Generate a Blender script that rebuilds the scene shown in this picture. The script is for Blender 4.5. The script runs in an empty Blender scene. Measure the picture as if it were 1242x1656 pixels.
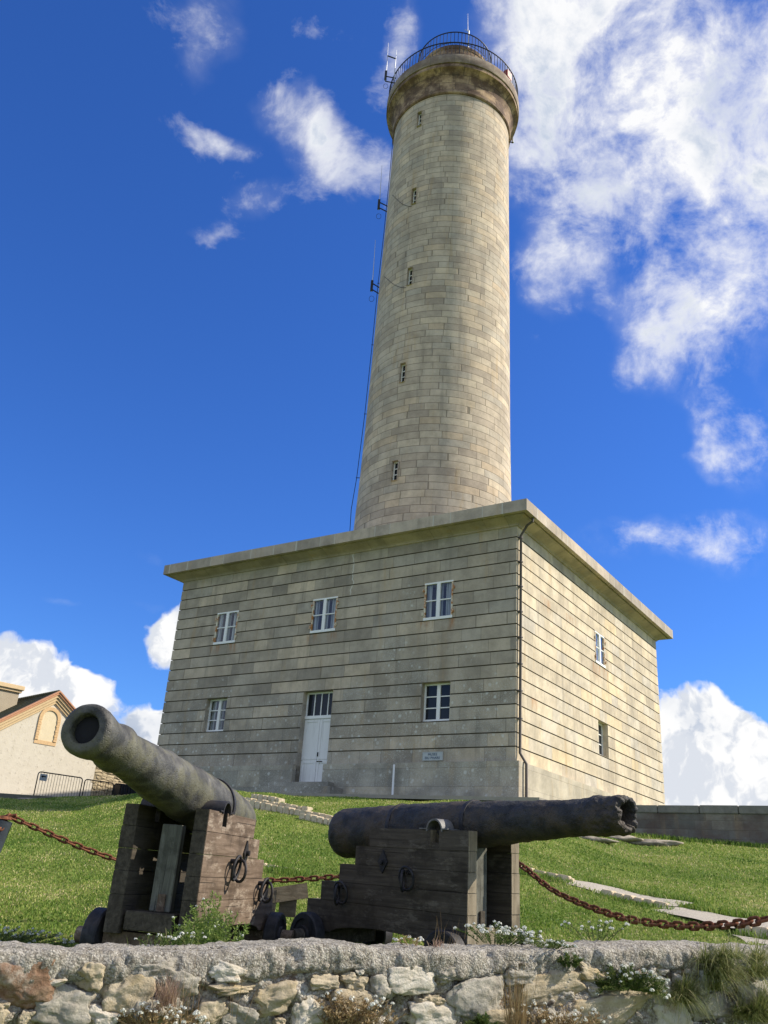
import bpy, bmesh, math, random
import numpy as np
from mathutils import Vector, Matrix, noise
random.seed(7); rng = np.random.default_rng(7)
R = math.radians
sc = bpy.context.scene
COL = sc.collection

# ------------------------------------------------------------------ camera
F_PX, PITCH, ROLL = 1426.2, 0.4063, 0.0712
cd = bpy.data.cameras.new('camera'); cam = bpy.data.objects.new('camera', cd); COL.objects.link(cam)
cp, sp, c_, s_ = math.cos(PITCH), math.sin(PITCH), math.cos(ROLL), math.sin(ROLL)
fw = Vector((0, cp, sp)); up0 = Vector((0, -sp, cp)); r0 = Vector((1, 0, 0))
rt = c_*r0 + s_*up0; uu = -s_*r0 + c_*up0
cam.matrix_world = Matrix((rt, uu, -fw)).transposed().to_4x4()
cd.sensor_fit = 'VERTICAL'; cd.sensor_height = 24; cd.lens = 24*F_PX/1656
cd.clip_start = .05; cd.clip_end = 6000
sc.camera = cam
sc.render.resolution_x = 768; sc.render.resolution_y = 1024

# ------------------------------------------------------------------ node helper
class G:
    def __init__(s, tree): s.t = tree
    def n(s, typ, ins=None, out=0, **props):
        nd = s.t.nodes.new(typ)
        for k, v in props.items(): setattr(nd, k, v)
        for k, v in (ins or {}).items():
            sk = nd.inputs[k]
            if isinstance(v, bpy.types.NodeSocket): s.t.links.new(v, sk)
            elif isinstance(v, (tuple, list)) and len(v) == 3 and sk.type == 'RGBA': sk.default_value = (*v, 1)
            else: sk.default_value = v
        return nd.outputs[out] if len(nd.outputs) else nd
    def m(s, op, a, b=0., c=0., clamp=False):
        return s.n('ShaderNodeMath', {0: a, 1: b, 2: c}, operation=op, use_clamp=clamp)
    def v(s, op, a, b=(0, 0, 0), out=0):
        return s.n('ShaderNodeVectorMath', {0: a, 1: b}, out=out, operation=op)
    def noise(s, vec, scale, detail=4, rough=.55, dist=0., out=0):
        return s.n('ShaderNodeTexNoise', {'Vector': vec, 'Scale': scale, 'Detail': detail, 'Roughness': rough, 'Distortion': dist}, out=out)
    def ss(s, x, a, b, lo=0., hi=1.):
        return s.n('ShaderNodeMapRange', {0: x, 1: a, 2: b, 3: lo, 4: hi}, interpolation_type='SMOOTHSTEP')
    def mix(s, f, a, b, mode='MIX'):
        nd = s.t.nodes.new('ShaderNodeMix'); nd.data_type = 'RGBA'; nd.blend_type = mode
        for i, v in ((0, f), (6, a), (7, b)):
            if isinstance(v, bpy.types.NodeSocket): s.t.links.new(v, nd.inputs[i])
            elif i == 0: nd.inputs[0].default_value = v
            else: nd.inputs[i].default_value = (*v, 1)
        return nd.outputs[2]
    def ramp(s, f, stops, interp='LINEAR'):
        nd = s.t.nodes.new('ShaderNodeValToRGB'); nd.color_ramp.interpolation = interp
        e = nd.color_ramp.elements
        while len(e) < len(stops): e.new(.5)
        for i, (p, c) in enumerate(stops): e[i].position = p; e[i].color = (*c, 1)
        s.t.links.new(f, nd.inputs[0]); return nd.outputs[0]
    def xyz(s, v):
        nd = s.t.nodes.new('ShaderNodeSeparateXYZ'); s.t.links.new(v, nd.inputs[0]); return nd.outputs
    def comb(s, x, y, z=0.):
        return s.n('ShaderNodeCombineXYZ', {0: x, 1: y, 2: z})
MATS = {}
def newmat(name):
    m = bpy.data.materials.new(name); m.use_nodes = True; t = m.node_tree; t.nodes.clear(); MATS[name] = m
    return m, G(t)
def finish(m, g, color, rough=.8, metal=0., bump=None, bs=.3, bd=.02, spec=.3, extra=None):
    ins = {'Base Color': color, 'Roughness': rough, 'Metallic': metal, 'Specular IOR Level': spec}
    if extra: ins.update(extra)
    if bump is not None: ins['Normal'] = g.n('ShaderNodeBump', {'Height': bump, 'Strength': bs, 'Distance': bd})
    b = g.n('ShaderNodeBsdfPrincipled', ins); g.n('ShaderNodeOutputMaterial', {'Surface': b}); return m

# ------------------------------------------------------------------ sky, clouds, sun, exposure
SUN_AZ, SUN_EL = 86., 39.       # azimuth clockwise from +Y
w = bpy.data.worlds.new('World'); sc.world = w; w.use_nodes = True; g = G(w.node_tree)
for nd_ in list(w.node_tree.nodes):
    if nd_.type != 'OUTPUT_WORLD': w.node_tree.nodes.remove(nd_)
sky = g.n('ShaderNodeTexSky', sky_type='NISHITA', sun_disc=False, sun_elevation=R(SUN_EL), sun_rotation=R(SUN_AZ), altitude=0, air_density=1.0, dust_density=.25, ozone_density=3.2)
sky = g.n('ShaderNodeHueSaturation', {'Color': sky, 'Saturation': 1.18, 'Value': 1.0, 'Hue': .507})
sky = g.mix(1., sky, (.57, .88, 1.34), 'MULTIPLY')
D = g.n('ShaderNodeTexCoord', out=0)
# azimuth, elevation (deg), half-width, half-height (rad), tilt, weight; > 1.2 = cumulus low over the sea, else high broken cloud
CL = [(21.1,51.6,.12,.07,0,1.05),(26.1,46,.12,.10,0,1.15),(17.0,47.6,.10,.075,0,1.0),(12.6,47.4,.055,.085,20,.95),(23.5,40.6,.09,.060,10,.72),(15.0,41.5,.085,.07,-25,.80),(12.2,38.6,.035,.05,-15,.62),(24.5,35.8,.085,.055,15,.95),(20.3,34.6,.055,.045,-20,.8),(19.5,31.6,.05,.03,0,.40),(25.3,27.9,.048,.050,0,1.2),(23.0,26.2,.035,.012,0,.7),(18.7,21.3,.06,.024,5,1.1),(22.9,20.9,.04,.032,0,1.1),(23.3,23.0,.012,.007,0,.55),
 (-7.6,45.0,.030,.050,35,.74),(-10.8,46.6,.040,.026,10,.50),(-16.2,44.1,.034,.014,5,.66),(-12.6,41.4,.05,.026,25,.50),(-1.8,51.5,.020,.050,-10,.60),(-18.2,49.6,.028,.050,0,.60),(-10.5,50.8,.04,.012,0,.30),(-2.8,43.5,.02,.03,0,.38),(-15.8,38.8,.03,.010,0,.45),
 (-21.2,10.2,.060,.026,0,1.5),(-22.8,9.3,.06,.030,0,1.5),(-17.6,9.8,.030,.020,0,1.35),(-13.0,13.7,.022,.030,0,1.4),(-13.6,7.9,.04,.022,0,1.3),(20.0,9.2,.062,.038,0,1.6),(22.6,7.7,.067,.045,0,1.6),(20.8,6.3,.068,.023,0,1.5),(-16.0,18.2,.019,.012,0,.42),(-20.6,15.1,.03,.007,0,.5),(-15.0,15.6,.03,.007,0,.42)]
def cloud_mask(lst):
    tot = None
    for az, e, a, b, tilt, st in lst:
        az, e = R(az), R(e)
        d = Vector((math.sin(az)*math.cos(e), math.cos(az)*math.cos(e), math.sin(e)))
        x = Vector((math.cos(az), -math.sin(az), 0)); y = x.cross(d)
        if y.z < 0: y = -y
        t = R(tilt); x2 = x*math.cos(t)+y*math.sin(t); y2 = y*math.cos(t)-x*math.sin(t)
        eu = Matrix((x2, y2, x2.cross(y2))).transposed().to_euler()
        mp = g.n('ShaderNodeMapping', {0: Dm, 1: tuple(d), 2: tuple(eu), 3: (a*1.6, b*1.6, .5)}, vector_type='TEXTURE')
        k = g.ss(g.v('LENGTH', mp, out=1), 1.25, .0, 0., st)
        tot = k if tot is None else g.m('SUBTRACT', g.m('ADD', tot, k), g.m('MULTIPLY', g.m('MULTIPLY', tot, k), .75))
    return tot
def warped(amount, scale, vec, det=4):
    wv = g.v('SUBTRACT', g.noise(vec, scale, det, .6, out=1), (.5, .5, .5))
    sc1 = g.v('SCALE', wv); sc1.node.inputs[3].default_value = amount
    return g.v('ADD', vec, sc1)
Dm = warped(.13, 5., D, 5)            # ragged outlines
Dw = warped(.10, 4., D, 3)
fb = g.noise(Dw, 6.5, 14, .62); fb2 = g.noise(Dw, 21., 10, .66); fb3 = g.noise(g.v('MULTIPLY', Dw, (1., 1., 1.7)), 60., 6, .65)
fbc = g.m('ADD', g.m('ADD', g.m('MULTIPLY', fb, .58), g.m('MULTIPLY', fb2, .30)), g.m('MULTIPLY', fb3, .12))
m1 = cloud_mask([c for c in CL if c[5] <= 1.2]); m2 = cloud_mask([c for c in CL if c[5] > 1.2])
t1 = g.m('ADD', g.m('MULTIPLY', g.m('SUBTRACT', fbc, .5), 5.2), g.m('SUBTRACT', g.m('MULTIPLY', m1, 1.12), .50))
wsp = g.m('MULTIPLY', g.n('ShaderNodeMath', {0: g.m('MAXIMUM', t1, 0.), 1: 1.5}, operation='POWER'), .80)
wsp = g.m('ADD', wsp, g.m('MULTIPLY', g.ss(m1, .25, 1.0), g.ss(fb, .34, .66, 0., .50))); wsp = g.m('MINIMUM', wsp, .97); wsp = g.m('MULTIPLY', wsp, g.ss(m1, .02, .22))
nc = g.m('ADD', g.m('MULTIPLY', g.noise(Dm, 15., 10, .55), .7), g.m('MULTIPLY', g.noise(Dm, 46., 6, .55), .3))
cum = g.ss(g.m('ADD', g.m('MULTIPLY', nc, 1.0), g.m('MULTIPLY', m2, .42)), .67, .83)
cum = g.m('MULTIPLY', cum, g.ss(m2, .05, .25))
# thick parts show grey bases, sunlit parts are white
thick = g.ss(t1, .5, 1.25)
sh1 = g.ss(g.noise(g.v('ADD', Dw, (3., 1., 2.)), 9., 9, .6), .42, .60)
ccol = g.mix(g.m('MULTIPLY', thick, g.m('SUBTRACT', 1., sh1)), (1., 1., 1.), (.52, .60, .74))
lit = g.m('SUBTRACT', g.noise(g.v('ADD', Dm, (.02, .0, .022)), 15., 7, .55), g.noise(Dm, 15., 7, .55))
csh = g.m('ADD', g.ss(lit, -.02, .07, 0., .55), g.ss(g.noise(g.v('ADD', D, (1., 5., 2.)), 7., 5, .55), .5, .66, 0., .5), clamp=True)
ccum = g.mix(csh, (1., 1., 1.), (.50, .57, .70))
ccol = g.mix(cum, ccol, ccum)
CLOUD_GAIN = 7.4
# broken cloud added out of view, behind and beside the viewer, as neutral fill
dy = g.xyz(D)[1]
oth = g.m('MULTIPLY', g.m('MULTIPLY', .62, g.ss(g.m('ADD', g.noise(Dw, 2.6, 9, .58), .06), .44, .60)), g.ss(dy, .45, .1))
dens = g.m('MAXIMUM', g.m('MAXIMUM', wsp, cum), oth)
cc = g.n('ShaderNodeMix', {0: dens, 6: sky, 7: g.n('ShaderNodeMix', {0: 1., 6: ccol, 7: (CLOUD_GAIN,)*3+(1,)}, out=2, data_type='RGBA', blend_type='MULTIPLY')}, out=2, data_type='RGBA')
wo_ = [q for q in w.node_tree.nodes if q.type == 'OUTPUT_WORLD'][0]; w.node_tree.links.new(g.n('ShaderNodeBackground', {0: cc, 1: .10}), wo_.inputs['Surface'])
sd = bpy.data.lights.new('sun', 'SUN'); sun = bpy.data.objects.new('sun', sd); COL.objects.link(sun)
sd.energy = 4.75; sd.angle = R(.53); sd.color = (1., .90, .74)
sv = Vector((math.sin(R(SUN_AZ))*math.cos(R(SUN_EL)), math.cos(R(SUN_AZ))*math.cos(R(SUN_EL)), math.sin(R(SUN_EL))))
sun.rotation_euler = sv.to_track_quat('Z', 'Y').to_euler(); sun.location = sv*60
sc.view_settings.view_transform = 'Standard'; sc.view_settings.look = 'None'; sc.view_settings.gamma = 1
sc.view_settings.exposure = .45; sc.view_settings.use_curve_mapping = False
try: sc.cycles.max_bounces = 6
except Exception: pass

# ------------------------------------------------------------------ object helpers
class MB:
    def __init__(s): s.v = []; s.f = []; s.mi = []; s.uv = []
    def vert(s, p): s.v.append(tuple(p)); return len(s.v)-1
    def face(s, pts, uv=None, mi=0):
        i = len(s.v); s.v += [tuple(p) for p in pts]; s.f.append(tuple(range(i, i+len(pts)))); s.mi.append(mi)
        s.uv.append(uv)
    def box(s, x0, x1, y0, y1, z0, z1, P=None, mi=0, skip=()):
        P = P or (lambda a, b, c: (a, b, c))
        c = [P(x, y, z) for x in (x0, x1) for y in (y0, y1) for z in (z0, z1)]
        q = [(0, 1, 3, 2), (4, 6, 7, 5), (0, 4, 5, 1), (2, 3, 7, 6), (0, 2, 6, 4), (1, 5, 7, 3)]
        i = len(s.v); s.v += [tuple(p) for p in c]
        for k, f in enumerate(q):
            if k in skip: continue
            s.f.append(tuple(i+j for j in f)); s.mi.append(mi); s.uv.append(None)
    def tube(s, pts, r, n=8, closed=False, caps=True, mi=0):
        pts = [Vector(p) for p in pts]; m = len(pts); rr = r if isinstance(r, (list, tuple)) else [r]*m
        base = len(s.v); N = None
        for i, p in enumerate(pts):
            a = pts[(i-1) % m] if (closed or i > 0) else p; b = pts[(i+1) % m] if (closed or i < m-1) else p
            t = (b-a).normalized()
            if N is None:
                N = t.orthogonal().normalized() if abs(t.z) > .9 else t.cross(Vector((0, 0, 1))).normalized()
            N = (N-t*N.dot(t)).normalized(); B = t.cross(N)
            for k in range(n):
                a_ = 2*math.pi*k/n; s.v.append(tuple(p+rr[i]*(math.cos(a_)*N+math.sin(a_)*B)))
        for i in range(m if closed else m-1):
            for k in range(n):
                j = (i+1) % m
                s.f.append((base+i*n+k, base+i*n+(k+1) % n, base+j*n+(k+1) % n, base+j*n+k)); s.mi.append(mi); s.uv.append(None)
        if caps and not closed:
            s.f.append(tuple(base+k for k in reversed(range(n)))); s.mi.append(mi); s.uv.append(None)
            s.f.append(tuple(base+(m-1)*n+k for k in range(n))); s.mi.append(mi); s.uv.append(None)
    def lathe(s, prof, n=48, M=None, mi=0, caps=True, disp=None):
        """prof: list of (axial, radius) along local X"""
        base = len(s.v)
        for i, (a, r) in enumerate(prof):
            for k in range(n):
                t = 2*math.pi*k/n; p = Vector((a, r*math.cos(t), r*math.sin(t)))
                if disp: p = disp(p, i, t)
                s.v.append(tuple(M @ p if M else p))
        for i in range(len(prof)-1):
            for k in range(n):
                s.f.append((base+i*n+k, base+(i+1)*n+k, base+(i+1)*n+(k+1) % n, base+i*n+(k+1) % n)); s.mi.append(mi); s.uv.append(None)
        if caps:
            s.f.append(tuple(base+k for k in range(n))); s.mi.append(mi); s.uv.append(None)
            e = base+(len(prof)-1)*n; s.f.append(tuple(e+k for k in reversed(range(n)))); s.mi.append(mi); s.uv.append(None)
    def build(s, name, mats, parent=None, smooth=False, origin=None, bevel=0., fixn=True, auto=None):
        me = bpy.data.meshes.new(name); o = bpy.data.objects.new(name, me); COL.objects.link(o)
        org = Vector((0, 0, 0))
        if parent is not None and parent.get('wloc'): org = Vector(parent['wloc'])
        if origin is not None: org = Vector(origin); o.location = org
        v = [tuple(Vector(p)-org) for p in s.v] if org.length else s.v
        me.from_pydata(v, [], s.f)
        for m in (mats if isinstance(mats, (list, tuple)) else [mats]): me.materials.append(m)
        me.polygons.foreach_set('material_index', s.mi)
        if any(u is not None for u in s.uv):
            ul = me.uv_layers.new(name='UVMap')
            for p, u in zip(me.polygons, s.uv):
                if u is not None:
                    for li, q in zip(p.loop_indices, u): ul.data[li].uv = q
        if fixn:
            bm = bmesh.new(); bm.from_mesh(me); 
            if not any(u is not None for u in s.uv): bmesh.ops.remove_doubles(bm, verts=bm.verts, dist=1e-5)
            bmesh.ops.recalc_face_normals(bm, faces=bm.faces)
            if bevel: 
                bmesh.ops.bevel(bm, geom=[e for e in bm.edges if e.is_manifold and e.calc_face_angle(0) > .6], offset=bevel, segments=2, affect='EDGES', clamp_overlap=True)
            bm.to_mesh(me); bm.free()
        if smooth:
            me.polygons.foreach_set('use_smooth', [True]*len(me.polygons))
            if auto is not None:
                try: me.set_sharp_from_angle(angle=R(auto))
                except Exception: pass
        me.update()
        if parent is not None:
            o.parent = parent
            if parent.get('wloc'): o['wloc'] = parent['wloc']
        return o
def thing(name, label, cat, loc=(0, 0, 0), group=None):
    o = bpy.data.objects.new(name, None); COL.objects.link(o); o.location = loc; o['wloc'] = tuple(loc); o.empty_display_size = .2
    o['label'] = label; o['category'] = cat
    if group: o['group'] = group
    return o
def local(name, label, cat, M, group=None):      # an Empty with its own rotation; children in local coordinates
    o = bpy.data.objects.new(name, None); COL.objects.link(o); o.matrix_world = M; o.empty_display_size = .2
    o['label'] = label; o['category'] = cat
    if group: o['group'] = group
    return o
def tag(o, label, cat, group=None):
    o['label'] = label; o['category'] = cat
    if group: o['group'] = group
    return o
def struct(o, kind='structure'): o['kind'] = kind; return o
def copy_tree(o, parent=None):
    c = o.copy(); COL.objects.link(c); c.parent = parent
    for ch in [x for x in bpy.data.objects if x.parent == o]: copy_tree(ch, c)
    return c
def fbm(p, sc_=1., o=5, h=.9): return noise.fractal(Vector(p)*sc_, h, 2.1, o)

# ------------------------------------------------------------------ materials
def plain(name, col, rough=.6, metal=0., nscale=8., amt=.25, bump=.1, spec=.3, bd=.01):
    m, g = newmat(name); P = g.n('ShaderNodeTexCoord', out=3); n1 = g.noise(P, nscale, 6, .6)
    c = g.mix(n1, tuple(x*(1-amt) for x in col), tuple(min(1, x*(1+amt)) for x in col))
    return finish(m, g, c, rough, metal, g.noise(P, nscale*4, 4), bump, bd, spec)
def ashlar(name, h, bw, jw, jh, v0=0., joint=(.16, .135, .10), tones=None, lichen=0., stain=0., jmix=.7, bump=.5, rowjit=1.15, orange=.0, rust=(), seam=0., whitej=0.):
    m, g = newmat(name)
    uv = g.n('ShaderNodeUVMap'); u, v, _ = g.xyz(uv)
    P = g.n('ShaderNodeTexCoord', out=3)
    a = g.m('DIVIDE', g.m('SUBTRACT', v, v0), h); row = g.m('FLOOR', a); fv = g.m('FRACT', a)
    rn = g.n('ShaderNodeTexWhiteNoise', {1: row}, noise_dimensions='1D')
    x0 = g.m('ADD', g.m('DIVIDE', u, bw), g.m('MULTIPLY', rn, 17.3))
    jit = g.n('ShaderNodeTexNoise', {'Vector': g.comb(g.m('MULTIPLY', x0, .83), g.m('MULTIPLY', row, 13.7)), 'Scale': 1., 'Detail': 0.}, noise_dimensions='2D')
    x = g.m('ADD', x0, g.m('MULTIPLY', g.m('SUBTRACT', jit, .5), rowjit))
    cell = g.m('FLOOR', x); fx = g.m('FRACT', x)
    rc = g.n('ShaderNodeTexWhiteNoise', {0: g.comb(cell, row)}, out=1, noise_dimensions='2D'); r1, r2, r3 = g.xyz(rc)
    wob = g.m('MULTIPLY', g.m('SUBTRACT', g.noise(P, 6., 3), .5), .012)
    dx = g.m('ADD', g.m('MULTIPLY', g.m('MINIMUM', fx, g.m('SUBTRACT', 1., fx)), bw), wob)
    dv = g.m('ADD', g.m('MULTIPLY', g.m('MINIMUM', fv, g.m('SUBTRACT', 1., fv)), h), wob)
    jx = g.ss(dx, jw, jw*.3); jv = g.ss(dv, jh, jh*.3) if jh > 0 else None
    J = g.m('MAXIMUM', jx, jv) if jv is not None else jx
    tones = tones or [(.0, (.27, .245, .19)), (.3, (.36, .325, .25)), (.62, (.42, .375, .28)), (.85, (.34, .325, .28)), (1., (.47, .40, .27))]
    base = g.ramp(r1, tones)
    mott = g.noise(P, 1.3, 6, .65); fine = g.noise(P, 22., 5, .7); mid = g.noise(P, 5., 5, .6)
    k = g.m('ADD', g.m('MULTIPLY', g.ss(mott, .32, .68), .36), g.m('ADD', g.m('MULTIPLY', fine, .26), g.m('MULTIPLY', mid, .24)))
    c = g.mix(1., base, g.n('ShaderNodeCombineColor', {0: g.m('ADD', k, .60), 1: g.m('ADD', k, .60), 2: g.m('ADD', k, .60)}), 'MULTIPLY')
    # vertical water streaks
    st = g.noise(g.v('MULTIPLY', P, (2.6, 2.6, .16)), 1., 5, .65)
    c = g.mix(g.ss(st, .52, .72, 0., .38), c, (.19, .175, .15))
    st2 = g.noise(g.v('MULTIPLY', P, (.9, .9, .10)), 1., 6, .6)
    c = g.mix(g.ss(st2, .50, .68, 0., .17), c, (.17, .16, .14))
    c = g.mix(g.ss(g.noise(g.v('MULTIPLY', P, (1.9, 1.9, .3)), 1.3, 4, .6), .56, .74, 0., .35+orange), c, (.42, .29, .145))
    if stain:
        s1 = g.noise(g.v('MULTIPLY', P, (1.1, 1.1, 1.6)), 1., 6, .7)
        c = g.mix(g.ss(s1, .36, .60, 0., stain), c, (.115, .070, .052))
        s2 = g.noise(P, 2.3, 5, .6)
        c = g.mix(g.ss(s2, .55, .72, 0., stain*.6), c, (.060, .048, .042))
    if lichen:
        vor = g.n('ShaderNodeTexVoronoi', {'Vector': P, 'Scale': 4.2, 'Randomness': 1.}, feature='F1', out=0)
        z = g.xyz(P)[2]
        zm = g.ss(z, lichen+2.6, lichen-.6)
        pm = g.ss(g.m('ADD', g.noise(P, .7, 5, .6), g.m('MULTIPLY', zm, .30)), 0.59, .73)
        rnd = g.noise(P, 5.5, 4, .7)
        sp_ = g.m('MULTIPLY', g.ss(g.m('ADD', vor, g.m('MULTIPLY', rnd, .45)), .46, .36), pm)
        c = g.mix(g.m('MULTIPLY', sp_, .75), c, (.60, .60, .54))
        c = g.mix(g.m('MULTIPLY', g.m('MULTIPLY', g.ss(g.noise(P, 30., 3, .7), .52, .62), pm), .55), c, (.52, .53, .48))
        c = g.mix(g.m('MULTIPLY', g.ss(g.noise(P, .8, 5, .6), .45, .65), g.m('MULTIPLY', zm, .45)), c, (.14, .135, .12))
    for (ru, rv, ru2, rl) in rust:       # rust run-off below window fittings
        inside = g.m('MULTIPLY', g.ss(g.m('ABSOLUTE', g.m('SUBTRACT', u, ru)), ru2, ru2*.5), g.m('MULTIPLY', g.ss(v, rv+.02, rv-.02), g.ss(v, rv-rl, rv-.05)))
        sk = g.noise(g.v('MULTIPLY', g.comb(u, v), (9., 1.2, 0)), 1., 4, .7)
        c = g.mix(g.m('MULTIPLY', inside, g.ss(sk, .42, .66, 0., .75)), c, (.36, .155, .045))
    if seam:    # repointed crack
        q = g.m('ADD', u, g.m('MULTIPLY', g.m('SUBTRACT', g.noise(g.comb(0., v), 2.2, 2), .5), .5))
        c = g.mix(g.m('MULTIPLY', g.ss(g.m('ABSOLUTE', g.m('SUBTRACT', q, seam)), .03, .015), g.ss(v, 5.1, 5.3)), c, (.55, .53, .47))
    jc = (.52, .50, .44) if whitej else joint
    c = g.mix(g.m('MULTIPLY', J, jmix), c, jc)
    hgt = g.m('ADD', g.m('MULTIPLY', g.m('SUBTRACT', 1., J), .9 if not whitej else .05), g.m('ADD', g.m('MULTIPLY', fine, .38), g.m('ADD', g.m('MULTIPLY', r2, .45), g.m('MULTIPLY', mid, .35))))
    rr = g.m('ADD', .74, g.m('MULTIPLY', fine, .2))
    return finish(m, g, c, rr, 0., hgt, bump, .02, .25)

def iron(name, c1, c2, c3, rough=.55, scale=6., amt3=.6, bump=.6, bd=.012, metal=.25):
    m, g = newmat(name); P = g.n('ShaderNodeTexCoord', out=3)
    n1 = g.noise(P, scale, 8, .65, .4); n2 = g.noise(P, scale*5, 6, .7); n3 = g.noise(P, scale*.5, 5, .6)
    c = g.mix(g.ss(n1, .35, .65), c1, c2)
    c = g.mix(g.ss(g.m('ADD', n3, g.m('MULTIPLY', n2, .3)), .58, .78, 0., amt3), c, c3)
    c = g.mix(g.ss(n2, .62, .75, 0., .35), c, tuple(min(1, x*2.6) for x in c2))
    pit = g.n('ShaderNodeTexVoronoi', {'Vector': P, 'Scale': scale*9}, out=0)
    h = g.m('ADD', g.m('MULTIPLY', n2, .7), g.m('ADD', g.m('MULTIPLY', n1, .8), g.m('MULTIPLY', g.ss(pit, .0, .45), .35)))
    return finish(m, g, c, g.m('ADD', rough, g.m('MULTIPLY', n2, .25)), metal, h, bump, bd, .4)
M_barrelL = iron('grey_cast_iron', (.040, .040, .036), (.125, .123, .110), (.12, .115, .05), .48, 6., .5, .6, .012, .15)
M_barrelR = iron('black_cast_iron', (.016, .0165, .018), (.040, .041, .043), (.105, .075, .045), .5, 7., .5, .95, .016, .1)
M_fit = iron('forged_iron', (.018, .019, .023), (.04, .042, .05), (.07, .05, .035), .5, 12., .35, .5, .006, .3)
M_bore = plain('matt_black', (.016, .016, .018), .9)  # near-black for the bore plugs and the sign arrow
M_rust = iron('rusty_chain_iron', (.075, .026, .014), (.19, .062, .028), (.26, .105, .05), .8, 30., .5, .8, .004, .0)
def wood(name, c1, c2, c3, axis='x', pale=.4):
    m, g = newmat(name); P = g.n('ShaderNodeTexCoord', out=3)
    s = {'x': (1.6, 26, 26), 'z': (26, 26, 1.4)}[axis]
    gr = g.noise(g.v('MULTIPLY', P, s), 1., 6, .65, .5); n1 = g.noise(P, 3.4, 7, .7); n2 = g.noise(P, 38., 4, .7)
    c = g.mix(g.ss(gr, .3, .7), c1, c2)
    c = g.mix(g.ss(n1, .45, .66, 0., .7), c, tuple(x*.55 for x in c1))
    c = g.mix(g.ss(g.noise(g.v('MULTIPLY', P, (2.2, 6, 6) if axis == 'x' else (6, 6, 2.2)), 1.6, 7, .75), .53, .66, 0., pale), c, c3)
    # long seasoning cracks
    ck = g.noise(g.v('MULTIPLY', P, (1.1, 60, 60) if axis == 'x' else (60, 60, 1.1)), 1., 2, .5)
    crack = g.ss(ck, .68, .74)
    c = g.mix(g.m('MULTIPLY', crack, .8), c, (.01, .009, .008))
    h = g.m('SUBTRACT', g.m('ADD', g.m('MULTIPLY', gr, .8), g.m('MULTIPLY', n2, .35)), g.m('MULTIPLY', crack, .8))
    return finish(m, g, c, .82, 0., h, .55, .008, .25)
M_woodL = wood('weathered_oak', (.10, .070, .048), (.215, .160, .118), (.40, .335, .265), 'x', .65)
M_woodR = wood('dark_oak', (.046, .039, .031), (.095, .082, .065), (.22, .20, .165), 'x', .42)
M_endR = wood('worn_end_grain', (.20, .165, .115), (.32, .27, .195), (.38, .33, .25), 'z', .5)
M_shadeL = wood('shaded_oak', (.045, .038, .030), (.10, .085, .066), (.15, .13, .105), 'x', .4)  # darker oak: shade painted into all but the cheeks' outer faces
M_post = wood('grey_oak', (.10, .10, .085), (.20, .20, .17), (.27, .27, .24), 'z', .5)
M_board = wood('board_wood', (.16, .13, .085), (.26, .22, .15), (.3, .27, .2), 'x', .3)
M_white = plain('white_paint', (.80, .81, .80), .5, 0, 9., .08, .1)
M_glass, g = newmat('window_glass'); finish(M_glass, g, (.018, .022, .028), .08, 0., g.noise(g.n('ShaderNodeTexCoord', out=3), 2.5, 2), .05, .02, .22)
M_curt, g = newmat('curtain'); P_ = g.n('ShaderNodeTexCoord', out=3); wv = g.noise(g.v('MULTIPLY', P_, (14, 14, .3)), 1., 3)
finish(M_curt, g, g.mix(g.ss(wv, .35, .65), (.22, .23, .24), (.72, .73, .72)), .9, 0, wv, .6, .03)
M_dark = plain('dark_interior', (.02, .02, .022), .9)
M_rusty, g = newmat('rusty_paint'); P_ = g.n('ShaderNodeTexCoord', out=3); n_ = g.noise(P_, 7., 6, .7)
finish(M_rusty, g, g.mix(g.ss(n_, .42, .58), (.66, .62, .50), (.40, .17, .05)), .7, 0, n_, .4, .006)
M_door, g = newmat('door_paint'); P_ = g.n('ShaderNodeTexCoord', out=3); n_ = g.noise(g.v('MULTIPLY', P_, (9, 9, .8)), 1., 6, .7)
finish(M_door, g, g.mix(g.ss(n_, .50, .72, 0., .6), (.76, .765, .76), (.46, .46, .45)), .6, 0, n_, .3, .006)
M_pipe = plain('pipe_metal', (.10, .085, .075), .55, .3)
M_rail = plain('railing_paint', (.022, .025, .032), .5, .2)
M_alu = plain('antenna_metal', (.55, .57, .60), .4, .5)
M_con, g = newmat('concrete_slab'); P_ = g.n('ShaderNodeTexCoord', out=3); n_ = g.noise(P_, 4., 7, .7)
finish(M_con, g, g.mix(n_, (.22, .20, .16), (.42, .385, .32)), .85, 0, g.noise(P_, 30, 5), .4, .01)
M_plaq, g = newmat('plaque_enamel'); P_ = g.n('ShaderNodeTexCoord', out=3)
finish(M_plaq, g, g.mix(g.noise(P_, 9, 5), (.34, .385, .40), (.48, .51, .51)), .5)
M_ink = plain('blue_lettering', (.06, .10, .17), .5)

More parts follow.
